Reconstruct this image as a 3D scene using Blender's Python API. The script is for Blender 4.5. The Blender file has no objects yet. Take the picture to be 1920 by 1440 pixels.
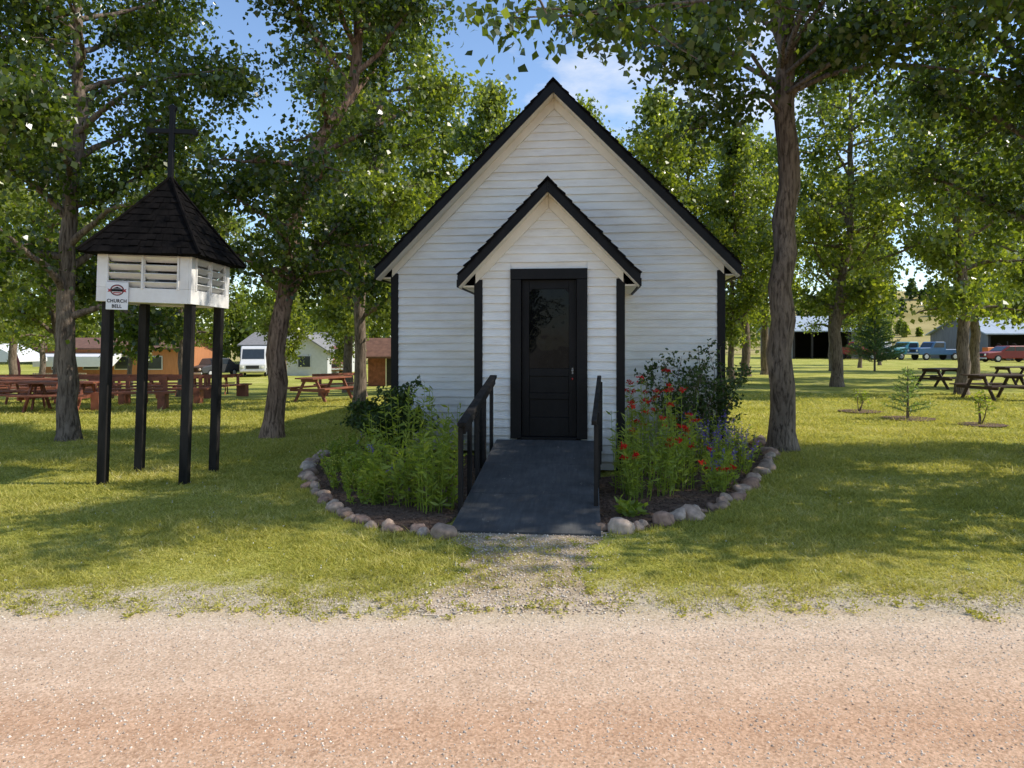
import bpy, math, random
import numpy as np
from mathutils import Vector, Matrix
random.seed(4); RNG=np.random.default_rng(4)
scene=bpy.context.scene; COL=scene.collection
F=1331.0; CH=1.68; HY=645.0
def PX(px,Y): return (px-960)/F*Y
def PZ(py,Y): return CH-(py-HY)/F*Y
def sm(t): t=np.clip(t,0,1); return t*t*(3-2*t)
def G(x,y):
    x=np.asarray(x,float); y=np.asarray(y,float)
    z=-1.0*sm((y-14)/34)*sm((1-x)/10)
    z=z+7*sm((y-110)/110)*sm((x-35)/60)+26*sm((y-230)/200)*sm((x-90)/120)
    return z
def g(x,y): return float(G(x,y))
# ---------------------------------------------------------------- materials
def newmat(name):
    m=bpy.data.materials.new(name); m.use_nodes=True
    nt=m.node_tree; nt.nodes.clear()
    out=nt.nodes.new('ShaderNodeOutputMaterial'); return m,nt,out
def N(nt,t,**k):
    n=nt.nodes.new(t)
    for a,b in k.items():
        if a in n.inputs.keys(): n.inputs[a].default_value=b
        else: setattr(n,a,b)
    return n
def ramp(nt,fac,stops):
    r=nt.nodes.new('ShaderNodeValToRGB'); e=r.color_ramp.elements
    while len(e)<len(stops): e.new(0.5)
    for i,(p,c) in enumerate(stops):
        e[i].position=p; e[i].color=(c[0],c[1],c[2],1)
    nt.links.new(fac,r.inputs[0]); return r.outputs[0]
def mixc(nt,fac,a,b,mode='MIX'):
    m=nt.nodes.new('ShaderNodeMix'); m.data_type='RGBA'; m.blend_type=mode
    for s,i in ((fac,0),(a,6),(b,7)):
        if isinstance(s,(int,float)): m.inputs[i].default_value=s
        elif isinstance(s,tuple): m.inputs[i].default_value=(s[0],s[1],s[2],1)
        else: nt.links.new(s,m.inputs[i])
    return m.outputs[2]
def noise(nt,vec,scale,detail=4,rough=.55):
    n=N(nt,'ShaderNodeTexNoise'); n.inputs['Scale'].default_value=scale
    n.inputs['Detail'].default_value=detail; n.inputs['Roughness'].default_value=rough
    nt.links.new(vec,n.inputs['Vector']); return n.outputs['Fac']
def coords(nt,obj=True,scale=None):
    t=nt.nodes.new('ShaderNodeTexCoord').outputs['Object'] if obj else nt.nodes.new('ShaderNodeNewGeometry').outputs['Position']
    if scale:
        m=nt.nodes.new('ShaderNodeMapping'); m.inputs['Scale'].default_value=scale
        nt.links.new(t,m.inputs[0]); t=m.outputs[0]
    return t
def bump(nt,h,dist,strength=1.0):
    b=nt.nodes.new('ShaderNodeBump'); b.inputs['Distance'].default_value=dist; b.inputs['Strength'].default_value=strength
    nt.links.new(h,b.inputs['Height']); return b.outputs[0]
def mrange(nt,src,a,b):
    mr=N(nt,'ShaderNodeMapRange'); mr.inputs['From Min'].default_value=a; mr.inputs['From Max'].default_value=b; nt.links.new(src,mr.inputs[0]); return mr.outputs[0]
def surf(name,c1,c2,scale=6,rough=.6,bumpd=.002,stretch=None,metal=0,spec=.4,detail=5):
    m,nt,out=newmat(name); v=coords(nt,True,stretch)
    n=noise(nt,v,scale,detail,.6); col=ramp(nt,n,[(.3,c1),(.7,c2)])
    p=N(nt,'ShaderNodeBsdfPrincipled'); p.inputs['Roughness'].default_value=rough
    p.inputs['Metallic'].default_value=metal; p.inputs['Specular IOR Level'].default_value=spec
    nt.links.new(col,p.inputs['Base Color'])
    if bumpd: 
        n2=noise(nt,v,scale*5,4,.6); nt.links.new(bump(nt,n2,bumpd),p.inputs['Normal'])
    nt.links.new(p.outputs[0],out.inputs[0]); return m
def leafmat(name,stops,trans=.45,tcol=None,rough=.45,spec=.35,patch=1.2):
    m,nt,out=newmat(name)
    geo=nt.nodes.new('ShaderNodeNewGeometry')
    n=noise(nt,geo.outputs['Position'],patch,3)
    mx=N(nt,'ShaderNodeMath',operation='MULTIPLY_ADD'); nt.links.new(geo.outputs['Random Per Island'],mx.inputs[0]); mx.inputs[1].default_value=.6
    mm=N(nt,'ShaderNodeMath',operation='MULTIPLY_ADD'); nt.links.new(n,mm.inputs[0]); mm.inputs[1].default_value=.9; mm.inputs[2].default_value=-.25
    nt.links.new(mm.outputs[0],mx.inputs[2])
    col=ramp(nt,mx.outputs[0],stops)
    p=N(nt,'ShaderNodeBsdfPrincipled'); p.inputs['Roughness'].default_value=rough; p.inputs['Specular IOR Level'].default_value=spec
    nt.links.new(col,p.inputs['Base Color'])
    t=nt.nodes.new('ShaderNodeBsdfTranslucent')
    nt.links.new(mixc(nt,1.0,col,tcol or (1.95,1.9,.55),'MULTIPLY'),t.inputs[0])
    s=nt.nodes.new('ShaderNodeMixShader'); s.inputs[0].default_value=trans
    nt.links.new(p.outputs[0],s.inputs[1]); nt.links.new(t.outputs[0],s.inputs[2])
    nt.links.new(s.outputs[0],out.inputs[0]); return m
M={}
M['leaf']=leafmat('poplar_leaf',[(0,(.026,.045,.007)),(.5,(.065,.10,.017)),(1,(.19,.24,.05))],.5,rough=.26,spec=.8)
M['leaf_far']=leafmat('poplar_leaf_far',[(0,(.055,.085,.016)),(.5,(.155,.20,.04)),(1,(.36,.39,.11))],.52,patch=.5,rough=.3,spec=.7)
M['leaf_shrub']=leafmat('shrub_leaf',[(0,(.02,.045,.012)),(1,(.08,.12,.03))],.35)
M['leaf_plant']=leafmat('plant_leaf',[(0,(.11,.17,.02)),(1,(.36,.42,.085))],.45,patch=4)
M['needle']=leafmat('spruce_needle',[(0,(.035,.07,.035)),(1,(.11,.18,.085))],.3)
M['needle_l']=leafmat('young_spruce_needle',[(0,(.10,.17,.06)),(1,(.22,.30,.13))],.4)
M['grass']=leafmat('grass_blade',[(0,(.20,.22,.035)),(.4,(.40,.39,.08)),(.75,(.60,.55,.17)),(1,(.80,.72,.42))],.45,tcol=(1.25,1.2,.65),patch=.9,rough=.6,spec=.2)
M['red']=leafmat('red_petal',[(0,(.5,.006,.008)),(1,(.8,.025,.015))],.35,tcol=(1,1,1))
M['purple']=leafmat('purple_petal',[(0,(.11,.06,.40)),(1,(.25,.15,.62))],.3,tcol=(1,1,1))
M['yellow']=leafmat('yellow_petal',[(0,(.5,.5,.06)),(1,(.75,.72,.15))],.3,tcol=(1,1,1))
M['clover']=leafmat('clover_white',[(0,(.6,.6,.5)),(1,(.8,.8,.75))],.2,tcol=(1,1,1))
def barkmat(name,c1,c2,c3):
    m,nt,out=newmat(name); v=coords(nt,True,(1,1,.13)); v2=coords(nt,True,(1,1,.5))
    wrp=N(nt,'ShaderNodeTexNoise'); wrp.inputs['Scale'].default_value=4; nt.links.new(v2,wrp.inputs['Vector'])
    vv=N(nt,'ShaderNodeVectorMath',operation='MULTIPLY_ADD'); nt.links.new(wrp.outputs['Color'],vv.inputs[0]); vv.inputs[1].default_value=(.12,.12,.12); nt.links.new(v,vv.inputs[2])
    n1=noise(nt,vv.outputs[0],26,6,.65); n=noise(nt,v2,3,6,.7)
    c=mixc(nt,mrange(nt,n1,.36,.56),c1,ramp(nt,n,[(.3,c2),(.7,c3)]))
    p=N(nt,'ShaderNodeBsdfPrincipled'); p.inputs['Roughness'].default_value=.92; p.inputs['Specular IOR Level'].default_value=.15
    nt.links.new(c,p.inputs['Base Color'])
    nt.links.new(bump(nt,n1,.03),p.inputs['Normal']); nt.links.new(p.outputs[0],out.inputs[0]); return m
M['bark']=barkmat('grey_bark',(.065,.048,.036),(.16,.12,.093),(.31,.245,.19))
M['bark_red']=barkmat('reddish_bark',(.06,.037,.025),(.17,.105,.07),(.42,.29,.21))
M['black']=surf('black_paint',(.004,.004,.0045),(.011,.0105,.011),5,.5,.0015,(1,1,.3),spec=.2)
M['blackwood']=surf('weathered_black_wood',(.006,.0055,.005),(.034,.030,.027),9,.7,.003,(1,1,.2),spec=.15)
M['shingle']=surf('dark_shingle',(.003,.0028,.0028),(.0105,.009,.0085),8,.9,.006,spec=.05)
M['frame']=surf('silver_metal',(.2,.2,.2),(.3,.3,.3),8,.45,0,metal=.7)
def white_paint():
    m,nt,out=newmat('white_clapboard_paint'); v=coords(nt,True,(1,1,4)); v2=coords(nt,True,(.6,.6,14))
    n=noise(nt,v,1.6,5,.65); c=ramp(nt,n,[(.25,(.71,.68,.62)),(.6,(.86,.84,.785))])
    n3=noise(nt,v2,3.5,6,.75); c2=ramp(nt,n3,[(.60,(1,1,1)),(.68,(.80,.76,.70)),(.74,(.46,.39,.31))])
    c=mixc(nt,1.0,c,c2,'MULTIPLY')
    sx=nt.nodes.new('ShaderNodeSeparateXYZ'); nt.links.new(coords(nt,True),sx.inputs[0])
    ad=N(nt,'ShaderNodeMath',operation='MULTIPLY_ADD'); nt.links.new(noise(nt,coords(nt,True,(3,3,1)),2,5),ad.inputs[0]); ad.inputs[1].default_value=-.8; nt.links.new(sx.outputs[2],ad.inputs[2])
    c=mixc(nt,mrange(nt,ad.outputs[0],.35,-.2),c,(.42,.38,.31))
    p=N(nt,'ShaderNodeBsdfPrincipled'); p.inputs['Roughness'].default_value=.55; p.inputs['Specular IOR Level'].default_value=.3
    nt.links.new(c,p.inputs['Base Color']); nt.links.new(bump(nt,noise(nt,v2,9,4),.004),p.inputs['Normal'])
    nt.links.new(p.outputs[0],out.inputs[0]); return m
M['white']=white_paint()
M['tower_white']=surf('tower_white_paint',(.70,.67,.62),(.85,.83,.79),4,.55,.002)
M['trim']=surf('cream_trim_paint',(.76,.70,.58),(.85,.80,.69),3,.6,.001)
M['plaque']=surf('plaque_white',(.72,.72,.72),(.8,.8,.8),2,.4,0)
M['inkred']=surf('plaque_red',(.35,.02,.02),(.42,.03,.03),2,.5,0)
def deckmat():
    m,nt,out=newmat('grey_painted_plywood'); v=coords(nt,True,(1,1,1)); vs=coords(nt,True,(9,1,1))
    n=noise(nt,vs,3,6,.7); n2=noise(nt,v,2.5,6,.65); n3=noise(nt,coords(nt,True,(3,1,1)),7,6,.75)
    c=ramp(nt,n,[(.3,(.055,.057,.059)),(.7,(.092,.093,.094))])
    c=mixc(nt,1.0,c,ramp(nt,n2,[(.35,(.72,.72,.72)),(.7,(1.3,1.27,1.22))]),'MULTIPLY')
    c=mixc(nt,mrange(nt,n3,.62,.72),c,(.22,.20,.17))
    p=N(nt,'ShaderNodeBsdfPrincipled'); p.inputs['Roughness'].default_value=.7; p.inputs['Specular IOR Level'].default_value=.25
    nt.links.new(c,p.inputs['Base Color']); nt.links.new(bump(nt,n,.002),p.inputs['Normal'])
    nt.links.new(p.outputs[0],out.inputs[0]); return m
M['deck']=deckmat()
def glassmat():
    m,nt,out=newmat('dark_window_glass'); p=N(nt,'ShaderNodeBsdfPrincipled')
    v=coords(nt,True,(2,1,1)); n=noise(nt,v,3,4,.6)
    nt.links.new(ramp(nt,n,[(.45,(.003,.003,.004)),(.7,(.008,.008,.009))]),p.inputs['Base Color'])
    p.inputs['Roughness'].default_value=.015; p.inputs['IOR'].default_value=1.24
    nt.links.new(bump(nt,noise(nt,coords(nt,True),3,2),.004),p.inputs['Normal'])
    nt.links.new(p.outputs[0],out.inputs[0]); return m
M['glass']=glassmat()
def gravel(name,tracks=True):
    m,nt,out=newmat(name); v=coords(nt,False)
    big=noise(nt,coords(nt,False,(.25,1,1)),1.1,5,.6); fine=noise(nt,v,65,7,.78); mid=noise(nt,coords(nt,False,(.6,1,1)),5,6,.7)
    c=ramp(nt,fine,[(.31,(.32,.24,.175)),(.48,(.70,.565,.44)),(.62,(.96,.84,.71))])
    vor=nt.nodes.new('ShaderNodeTexVoronoi'); vor.inputs['Scale'].default_value=88; nt.links.new(v,vor.inputs['Vector'])
    c=mixc(nt,.38,c,ramp(nt,vor.outputs['Color'],[(.2,(.40,.30,.225)),(.6,(.77,.64,.515)),(.9,(.98,.89,.77))]))
    c=mixc(nt,1.0,c,ramp(nt,mid,[(.3,(.88,.86,.84)),(.7,(1.06,1.06,1.06))]),'MULTIPLY')
    sx=nt.nodes.new('ShaderNodeSeparateXYZ'); nt.links.new(v,sx.inputs[0])
    if tracks:
        ad=N(nt,'ShaderNodeMath',operation='MULTIPLY_ADD'); nt.links.new(big,ad.inputs[0]); ad.inputs[1].default_value=.7; nt.links.new(sx.outputs[1],ad.inputs[2])
        tr=ramp(nt,mrange(nt,ad.outputs[0],2.6,5.0),[(0,(.90,.64,.48)),(.22,(1.0,.79,.65)),(.36,(.92,.70,.56)),(.52,(1.02,.87,.76)),(.68,(.97,.86,.77)),(.84,(1.06,.99,.93)),(1,(.97,.92,.84))])
        c=mixc(nt,1.0,c,tr,'MULTIPLY')
        mu=N(nt,'ShaderNodeMath',operation='MULTIPLY'); nt.links.new(mrange(nt,sx.outputs[1],4.1,4.6),mu.inputs[0]); nt.links.new(noise(nt,v,5,5,.7),mu.inputs[1])
        c=mixc(nt,mu.outputs[0],c,(.38,.34,.19))
    else:
        st=mixc(nt,1.0,c,ramp(nt,noise(nt,v,3.5,6,.7),[(.38,(.46,.44,.31)),(.62,(.86,.82,.74))]),'MULTIPLY')
        c=mixc(nt,mrange(nt,sx.outputs[1],4.2,4.9),c,st)
    p=N(nt,'ShaderNodeBsdfPrincipled'); p.inputs['Roughness'].default_value=.95; p.inputs['Specular IOR Level'].default_value=.1
    nt.links.new(c,p.inputs['Base Color'])
    b1=bump(nt,fine,.014,.85); nt.links.new(b1,p.inputs['Normal'])
    nt.links.new(p.outputs[0],out.inputs[0]); return m
M['road']=gravel('gravel_road'); M['path']=gravel('gravel_path',False)
def groundmat():
    m,nt,out=newmat('lawn_ground'); v=coords(nt,False)
    n=noise(nt,v,.55,5,.6); f=noise(nt,v,26,5,.7)
    c=ramp(nt,n,[(.3,(.23,.25,.04)),(.5,(.42,.41,.085)),(.72,(.58,.52,.18))])
    c=mixc(nt,1.0,c,ramp(nt,f,[(.3,(.45,.5,.4)),(.55,(1,1,1)),(.75,(1.35,1.3,1.1))]),'MULTIPLY')
    sx=nt.nodes.new('ShaderNodeSeparateXYZ'); nt.links.new(v,sx.inputs[0])
    ad=N(nt,'ShaderNodeMath',operation='MULTIPLY_ADD'); nt.links.new(noise(nt,v,3,5,.65),ad.inputs[0]); ad.inputs[1].default_value=-1.6; nt.links.new(sx.outputs[1],ad.inputs[2])
    c=mixc(nt,mrange(nt,ad.outputs[0],4.4,3.85),c,ramp(nt,f,[(.3,(.34,.27,.18)),(.6,(.66,.57,.43))]))
    c=mixc(nt,mrange(nt,sx.outputs[1],95,130),c,ramp(nt,noise(nt,v,.03,4),[(.4,(.30,.25,.09)),(.6,(.42,.34,.14))]))
    p=N(nt,'ShaderNodeBsdfPrincipled'); p.inputs['Roughness'].default_value=.95; p.inputs['Specular IOR Level'].default_value=.1
    nt.links.new(c,p.inputs['Base Color']); nt.links.new(bump(nt,f,.03),p.inputs['Normal'])
    nt.links.new(p.outputs[0],out.inputs[0]); return m
M['lawn']=groundmat()
M['mulch']=surf('bark_mulch',(.06,.034,.021),(.27,.165,.105),30,.95,.02)
def stonemat(name,stops):
    m,nt,out=newmat(name); geo=nt.nodes.new('ShaderNodeNewGeometry')
    oi=nt.nodes.new('ShaderNodeObjectInfo'); a=N(nt,'ShaderNodeMath',operation='ADD')
    nt.links.new(geo.outputs['Random Per Island'],a.inputs[0]); nt.links.new(oi.outputs['Random'],a.inputs[1])
    fr=N(nt,'ShaderNodeMath',operation='FRACT'); nt.links.new(a.outputs[0],fr.inputs[0])
    c=ramp(nt,fr.outputs[0],stops); n=noise(nt,coords(nt,True),18,5)
    c=mixc(nt,1.0,c,ramp(nt,n,[(.3,(.6,.6,.6)),(.7,(1.15,1.15,1.15))]),'MULTIPLY')
    p=N(nt,'ShaderNodeBsdfPrincipled'); p.inputs['Roughness'].default_value=.85; p.inputs['Specular IOR Level'].default_value=.2
    nt.links.new(c,p.inputs['Base Color']); nt.links.new(bump(nt,n,.006),p.inputs['Normal'])
    nt.links.new(p.outputs[0],out.inputs[0]); return m
M['stone']=stonemat('field_stone',[(0,(.26,.17,.12)),(.3,(.52,.38,.28)),(.6,(.38,.23,.16)),(1,(.60,.47,.36))])
M['pebble']=stonemat('pebbles',[(0,(.38,.28,.21)),(.35,(.68,.55,.43)),(.7,(.86,.76,.64)),(1,(.50,.46,.41))])
def plain(name,c,rough=.5,var=.12,**k):
    return surf(name,tuple(x*(1-var) for x in c),tuple(min(1,x*(1+var)) for x in c),4,rough,.001,**k)
M['redwood']=plain('red_stained_wood',(.25,.085,.048),.7,.4)
M['brownwood']=plain('dark_brown_wood',(.07,.04,.028),.7,.35)
M['orangewood']=surf('orange_plank_wall',(.38,.15,.055),(.55,.23,.09),3,.7,.004,(6,6,.4))
M['tyre']=plain('tyre_rubber',(.02,.02,.02),.8)
M['rim']=plain('rim_metal',(.5,.5,.5),.35)
M['carglass']=plain('vehicle_glass',(.03,.04,.05),.08)
M['lamp']=plain('lamp_lens',(.8,.78,.7),.15)
M['vwhite']=plain('white_vehicle_paint',(.60,.60,.59),.4,.04)
M['vred']=plain('red_vehicle_paint',(.24,.03,.025),.45,.15)
M['vdull']=plain('faded_red_vehicle_paint',(.25,.11,.09),.55,.2)
M['vteal']=plain('teal_vehicle_paint',(.10,.33,.38),.35,.12)
M['vblue']=plain('blue_vehicle_paint',(.05,.12,.24),.35,.12)
M['vgrey']=plain('grey_vehicle_paint',(.05,.052,.055),.5,.1)
M['vorange']=plain('orange_machine_paint',(.6,.16,.03),.5,.1)
M['metalroof']=surf('pale_metal_roof',(.30,.34,.38),(.44,.49,.53),2,.5,.01,(3,.2,.2))
M['brownroof']=plain('brown_roof',(.16,.08,.05),.8,.3)
M['greyroof']=plain('grey_roof',(.22,.21,.2),.8,.2)
M['wallwhite']=plain('white_wall',(.55,.55,.53),.7,.08)
M['shedmetal']=surf('shed_siding',(.12,.12,.125),(.2,.2,.21),2,.6,.01,(4,4,.3))
M['darkint']=plain('dark_timber_and_shade',(.03,.025,.022),.8,.3)  # timber posts and doors; also paints the shade inside the open sheds
M['palewood']=plain('pale_wood',(.5,.38,.25),.7,.2)
M['canvas']=plain('white_canvas',(.7,.7,.7),.7,.05)
M['umbrella']=plain('red_canvas',(.25,.05,.05),.7,.1)
# ---------------------------------------------------------------- mesh helpers
class MB:
    def __init__(s): s.v=[]; s.f=[]
    def add(s,vs,fs):
        o=len(s.v); s.v+= [tuple(map(float,p)) for p in vs]; s.f+=[tuple(o+i for i in f) for f in fs]; return s
    def box(s,c,d,M_=None):
        x,y,z=d[0]/2,d[1]/2,d[2]/2
        vs=[Vector((a*x,b*y,e*z)) for a in(-1,1) for b in(-1,1) for e in(-1,1)]
        if M_ is not None: vs=[M_@p for p in vs]
        vs=[p+Vector(c) for p in vs]
        return s.add(vs,[(0,1,3,2),(4,6,7,5),(0,4,5,1),(2,3,7,6),(0,2,6,4),(1,5,7,3)])
    def b(s,x0,x1,y0,y1,z0,z1): return s.box(((x0+x1)/2,(y0+y1)/2,(z0+z1)/2),(x1-x0,y1-y0,z1-z0))
    def bar(s,p,q,w,h):
        p=Vector(p);q=Vector(q); d=q-p; L=d.length
        R=d.to_track_quat('X','Z').to_matrix(); return s.box((p+q)/2,(L,w,h),R)
    def prism(s,poly,axis,a,b):
        n=len(poly)
        def P(p,t): return {'x':(t,p[0],p[1]),'y':(p[0],t,p[1]),'z':(p[0],p[1],t)}[axis]
        vs=[P(p,a) for p in poly]+[P(p,b) for p in poly]
        fs=[tuple(range(n)),tuple(range(2*n-1,n-1,-1))]+[(i,(i+1)%n,n+(i+1)%n,n+i) for i in range(n)]
        return s.add(vs,fs)
    def tube(s,pts,rad,seg=8,cap=True,wob=0):
        pts=[Vector(p) for p in pts]; ref=Vector((.31,.95,.05)).normalized()
        n=len(pts); vs=[]
        for i,p in enumerate(pts):
            d=(pts[min(i+1,n-1)]-pts[max(i-1,0)]).normalized()
            a=d.cross(ref); 
            if a.length<.05: a=d.cross(Vector((1,0,0)))
            a.normalize(); b=d.cross(a)
            for k in range(seg):
                t=2*math.pi*k/seg; r=rad[i]*(1+(wob*random.uniform(-1,1) if wob else 0))
                vs.append(p+a*(r*math.cos(t))+b*(r*math.sin(t)))
        fs=[]
        for i in range(n-1):
            for k in range(seg):
                fs.append((i*seg+k,i*seg+(k+1)%seg,(i+1)*seg+(k+1)%seg,(i+1)*seg+k))
        if cap: fs+= [tuple(range(seg-1,-1,-1)),tuple((n-1)*seg+k for k in range(seg))]
        return s.add(vs,fs)
    def obj(s,name,mat,parent=None,bevel=0,smooth=False,label=None,loc=None,fix=True):
        me=bpy.data.meshes.new(name); me.from_pydata(s.v,[],s.f)
        if fix:
            import bmesh
            bm=bmesh.new(); bm.from_mesh(me); bmesh.ops.recalc_face_normals(bm,faces=bm.faces); bm.to_mesh(me); bm.free()
        if smooth: me.shade_smooth()
        return link(name,me,mat,parent,bevel,label,loc)
def link(name,me,mat,parent=None,bevel=0,label=None,loc=None):
    o=bpy.data.objects.new(name,me); COL.objects.link(o)
    if mat is not None: me.materials.append(M[mat] if isinstance(mat,str) else mat)
    if parent is not None: o.parent=parent
    if loc is not None: o.location=loc
    if bevel:
        md=o.modifiers.new('bevel','BEVEL'); md.width=bevel; md.segments=1; md.limit_method='ANGLE'
    if label: o['label']=label
    return o
def thing(name,label,cat,loc=(0,0,0),rz=0,group=None):
    e=bpy.data.objects.new(name,None); COL.objects.link(e); e.location=loc; e.rotation_euler=(0,0,rz); e.empty_display_size=.2
    e['label']=label; e['category']=cat
    if group: e['group']=group
    return e
def top(o,label,cat,group=None):
    o['label']=label; o['category']=cat
    if group: o['group']=group
    return o
def copy_thing(src,loc,rz=0,label=None,scale=1):
    n=src.copy(); COL.objects.link(n); n.location=loc; n.rotation_euler=(0,0,rz)
    n.scale=(scale,)*3
    if label: n['label']=label
    def rec(a,b):
        for c in a.children:
            d=c.copy(); COL.objects.link(d); d.parent=b; rec(c,d)
    rec(src,n); return n
def npmesh(name,V,Fq):
    me=bpy.data.meshes.new(name); V=np.ascontiguousarray(V,np.float32); k=Fq.shape[1]
    me.vertices.add(len(V)); me.vertices.foreach_set('co',V.ravel())
    me.loops.add(Fq.size); me.loops.foreach_set('vertex_index',np.ascontiguousarray(Fq,np.int32).ravel())
    me.polygons.add(len(Fq)); me.polygons.foreach_set('loop_start',np.arange(0,Fq.size,k,dtype=np.int32))
    me.polygons.foreach_set('loop_total',np.full(len(Fq),k,np.int32))
    me.update(calc_edges=True); return me
def kites(name,C,L,W,dirs=None,spread=1.0,fold=.25,rng=RNG,hang=.5):
    n=len(C); d=rng.normal(size=(n,3))
    if dirs is not None: d=dirs+spread*d*.5
    else: d[:,2]-=hang
    d/=np.linalg.norm(d,axis=1)[:,None]+1e-9
    r=rng.normal(size=(n,3)); a=np.cross(d,r); a/=np.linalg.norm(a,axis=1)[:,None]+1e-9
    nn=np.cross(d,a)
    s=(rng.uniform(.6,1.35,n))[:,None]; L_=L*s; W_=W*s
    V=np.stack([C,C+d*L_*.42+a*W_*.5+nn*W_*fold,C+d*L_,C+d*L_*.42-a*W_*.5+nn*W_*fold],1).reshape(-1,3)
    return npmesh(name,V,np.arange(4*n).reshape(n,4))
# ---------------------------------------------------------------- world, sun, camera
SE=math.radians(43); AZF=math.radians(1.5)
sdir=Vector((math.cos(AZF)*math.cos(SE),-math.sin(AZF)*math.cos(SE),math.sin(SE)))
w=bpy.data.worlds.new('World'); scene.world=w; w.use_nodes=True; nt=w.node_tree; nt.nodes.clear()
wo=nt.nodes.new('ShaderNodeOutputWorld'); bg=nt.nodes.new('ShaderNodeBackground'); bg.inputs[1].default_value=.15
sky=nt.nodes.new('ShaderNodeTexSky'); sky.sky_type='NISHITA'; sky.sun_disc=False; sky.sun_elevation=SE
sky.sun_rotation=math.atan2(sdir.x,sdir.y); sky.air_density=1.0; sky.dust_density=.3; sky.ozone_density=2.0
tc=nt.nodes.new('ShaderNodeTexCoord'); mp=nt.nodes.new('ShaderNodeMapping'); mp.inputs['Scale'].default_value=(1.6,1.6,4.0); mp.inputs['Location'].default_value=(.35,0,.4)
nt.links.new(tc.outputs['Generated'],mp.inputs[0])
cn=noise(nt,mp.outputs[0],1.7,7,.6); cr=ramp(nt,cn,[(.53,(0,0,0)),(.72,(.8,.8,.8))])
skc=mixc(nt,1.0,sky.outputs[0],(1.38,1.43,1.50),'MULTIPLY')
nt.links.new(mixc(nt,cr,skc,(7.2,7.2,7.2)),bg.inputs[0]); nt.links.new(bg.outputs[0],wo.inputs[0])
sl=bpy.data.lights.new('sun','SUN'); sl.energy=5.0; sl.angle=math.radians(.53); sl.color=(1,.93,.81)
so=bpy.data.objects.new('sun',sl); COL.objects.link(so); so.rotation_euler=sdir.to_track_quat('Z','Y').to_euler()
cd=bpy.data.cameras.new('camera'); cam=bpy.data.objects.new('camera',cd); COL.objects.link(cam); scene.camera=cam
cd.sensor_width=36; cd.lens=36*F/1920; cd.shift_y=-75/1920; cd.clip_end=5000; cam.location=(0,0,CH); cam.rotation_euler=(math.pi/2,0,0)
scene.view_settings.view_transform='Standard'
try: scene.view_settings.look='None'
except Exception: pass
# ---------------------------------------------------------------- ground
def struct(o): o['kind']='structure'; return o
def stuff(o,label=None):
    o['kind']='stuff'
    return o
xs=np.concatenate([[-2500,-1200,-600,-350],np.arange(-220,221,8),[350,600,1200,2500]]).astype(float)
xs=np.unique(np.concatenate([xs,np.arange(-32,33,2)]))
ys=np.unique(np.concatenate([[-200,-60,-20],np.arange(-8,60,2),np.arange(60,440,10),[600,1000,2500]]).astype(float))
XX,YY=np.meshgrid(xs,ys); ZZ=G(XX,YY); nx,ny=len(xs),len(ys)
idx=np.arange(nx*ny).reshape(ny,nx)
Fq=np.stack([idx[:-1,:-1],idx[:-1,1:],idx[1:,1:],idx[1:,:-1]],-1).reshape(-1,4)
me=npmesh('ground',np.stack([XX,YY,ZZ],-1).reshape(-1,3),Fq); me.shade_smooth(); struct(link('ground',me,'lawn'))
def edgeY(x): 
    x=np.asarray(x,float); return 4.45+.05*np.sin(x*1.3)+.05*np.sin(x*3.1+1)+.04*np.sin(x*7.7+2)+.03*np.sin(x*17)+.02*np.sin(x*41)
ex=np.arange(-60,60.01,.05); n=len(ex)
V=np.concatenate([np.stack([ex,np.full(n,-2.6),np.full(n,.004)],1),np.stack([ex,edgeY(ex),np.full(n,.004)],1)])
i=np.arange(n-1); struct(link('road',npmesh('road',V,np.stack([i,i+1,i+1+n,i+n],1)),'road'))
py_=np.arange(4.40,6.33,.04); nP=len(py_)
lx=np.interp(py_,[4.4,4.8,5.2,5.7,6.3],[-.62,-.50,-.32,-.34,-.56])+.05*np.sin(py_*9)+.03*np.sin(py_*23)+.015*np.sin(py_*61)
rx=np.interp(py_,[4.4,4.8,5.2,5.7,6.3],[.72,.58,.48,.62,.80])+.05*np.sin(py_*8+2)+.03*np.sin(py_*19)+.015*np.sin(py_*57)
tt=np.linspace(0,1,9)[None,:]; PXg=lx[:,None]*(1-tt)+rx[:,None]*tt; PYg=np.repeat(py_[:,None],9,1).copy()
PYg[0]=edgeY(PXg[0])+.004
V=np.stack([PXg,np.maximum(PYg,PYg[0][None,:]+np.arange(nP)[:,None]*.001),np.full_like(PXg,.0045)],-1).reshape(-1,3); ig=np.arange(nP*9).reshape(nP,9)
struct(link('path',npmesh('path',V,np.stack([ig[:-1,:-1],ig[:-1,1:],ig[1:,1:],ig[1:,:-1]],-1).reshape(-1,4)),'path'))
pp=[(a,b) for a,b in zip(lx,py_)][::4]+[(a,b) for a,b in zip(rx,py_)][::-4]
def refine(poly,step=.12,amp=.04):
    out=[]
    for a,b in zip(poly,poly[1:]+poly[:1]):
        L=math.dist(a,b); k=max(1,int(L/step))
        for j in range(k):
            t=j/k; out.append((a[0]+(b[0]-a[0])*t+random.uniform(-amp,amp),a[1]+(b[1]-a[1])*t+random.uniform(-amp,amp)))
    return out
def sheet(name,poly,z,mat):
    me=bpy.data.meshes.new(name); me.from_pydata([(x,y,z) for x,y in poly],[],[tuple(range(len(poly)))]); return struct(link(name,me,mat))
bedL=[(-.66,6.22),(-1.06,6.35),(-1.6,6.85),(-2.1,7.7),(-2.5,8.7),(-2.72,9.5),(-2.85,10.6),(-2.7,11.6),(-1.9,11.6),(-1.8,10.9),(-.45,10.6),(-.3,9.2),(-.3,8.2)]
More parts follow.
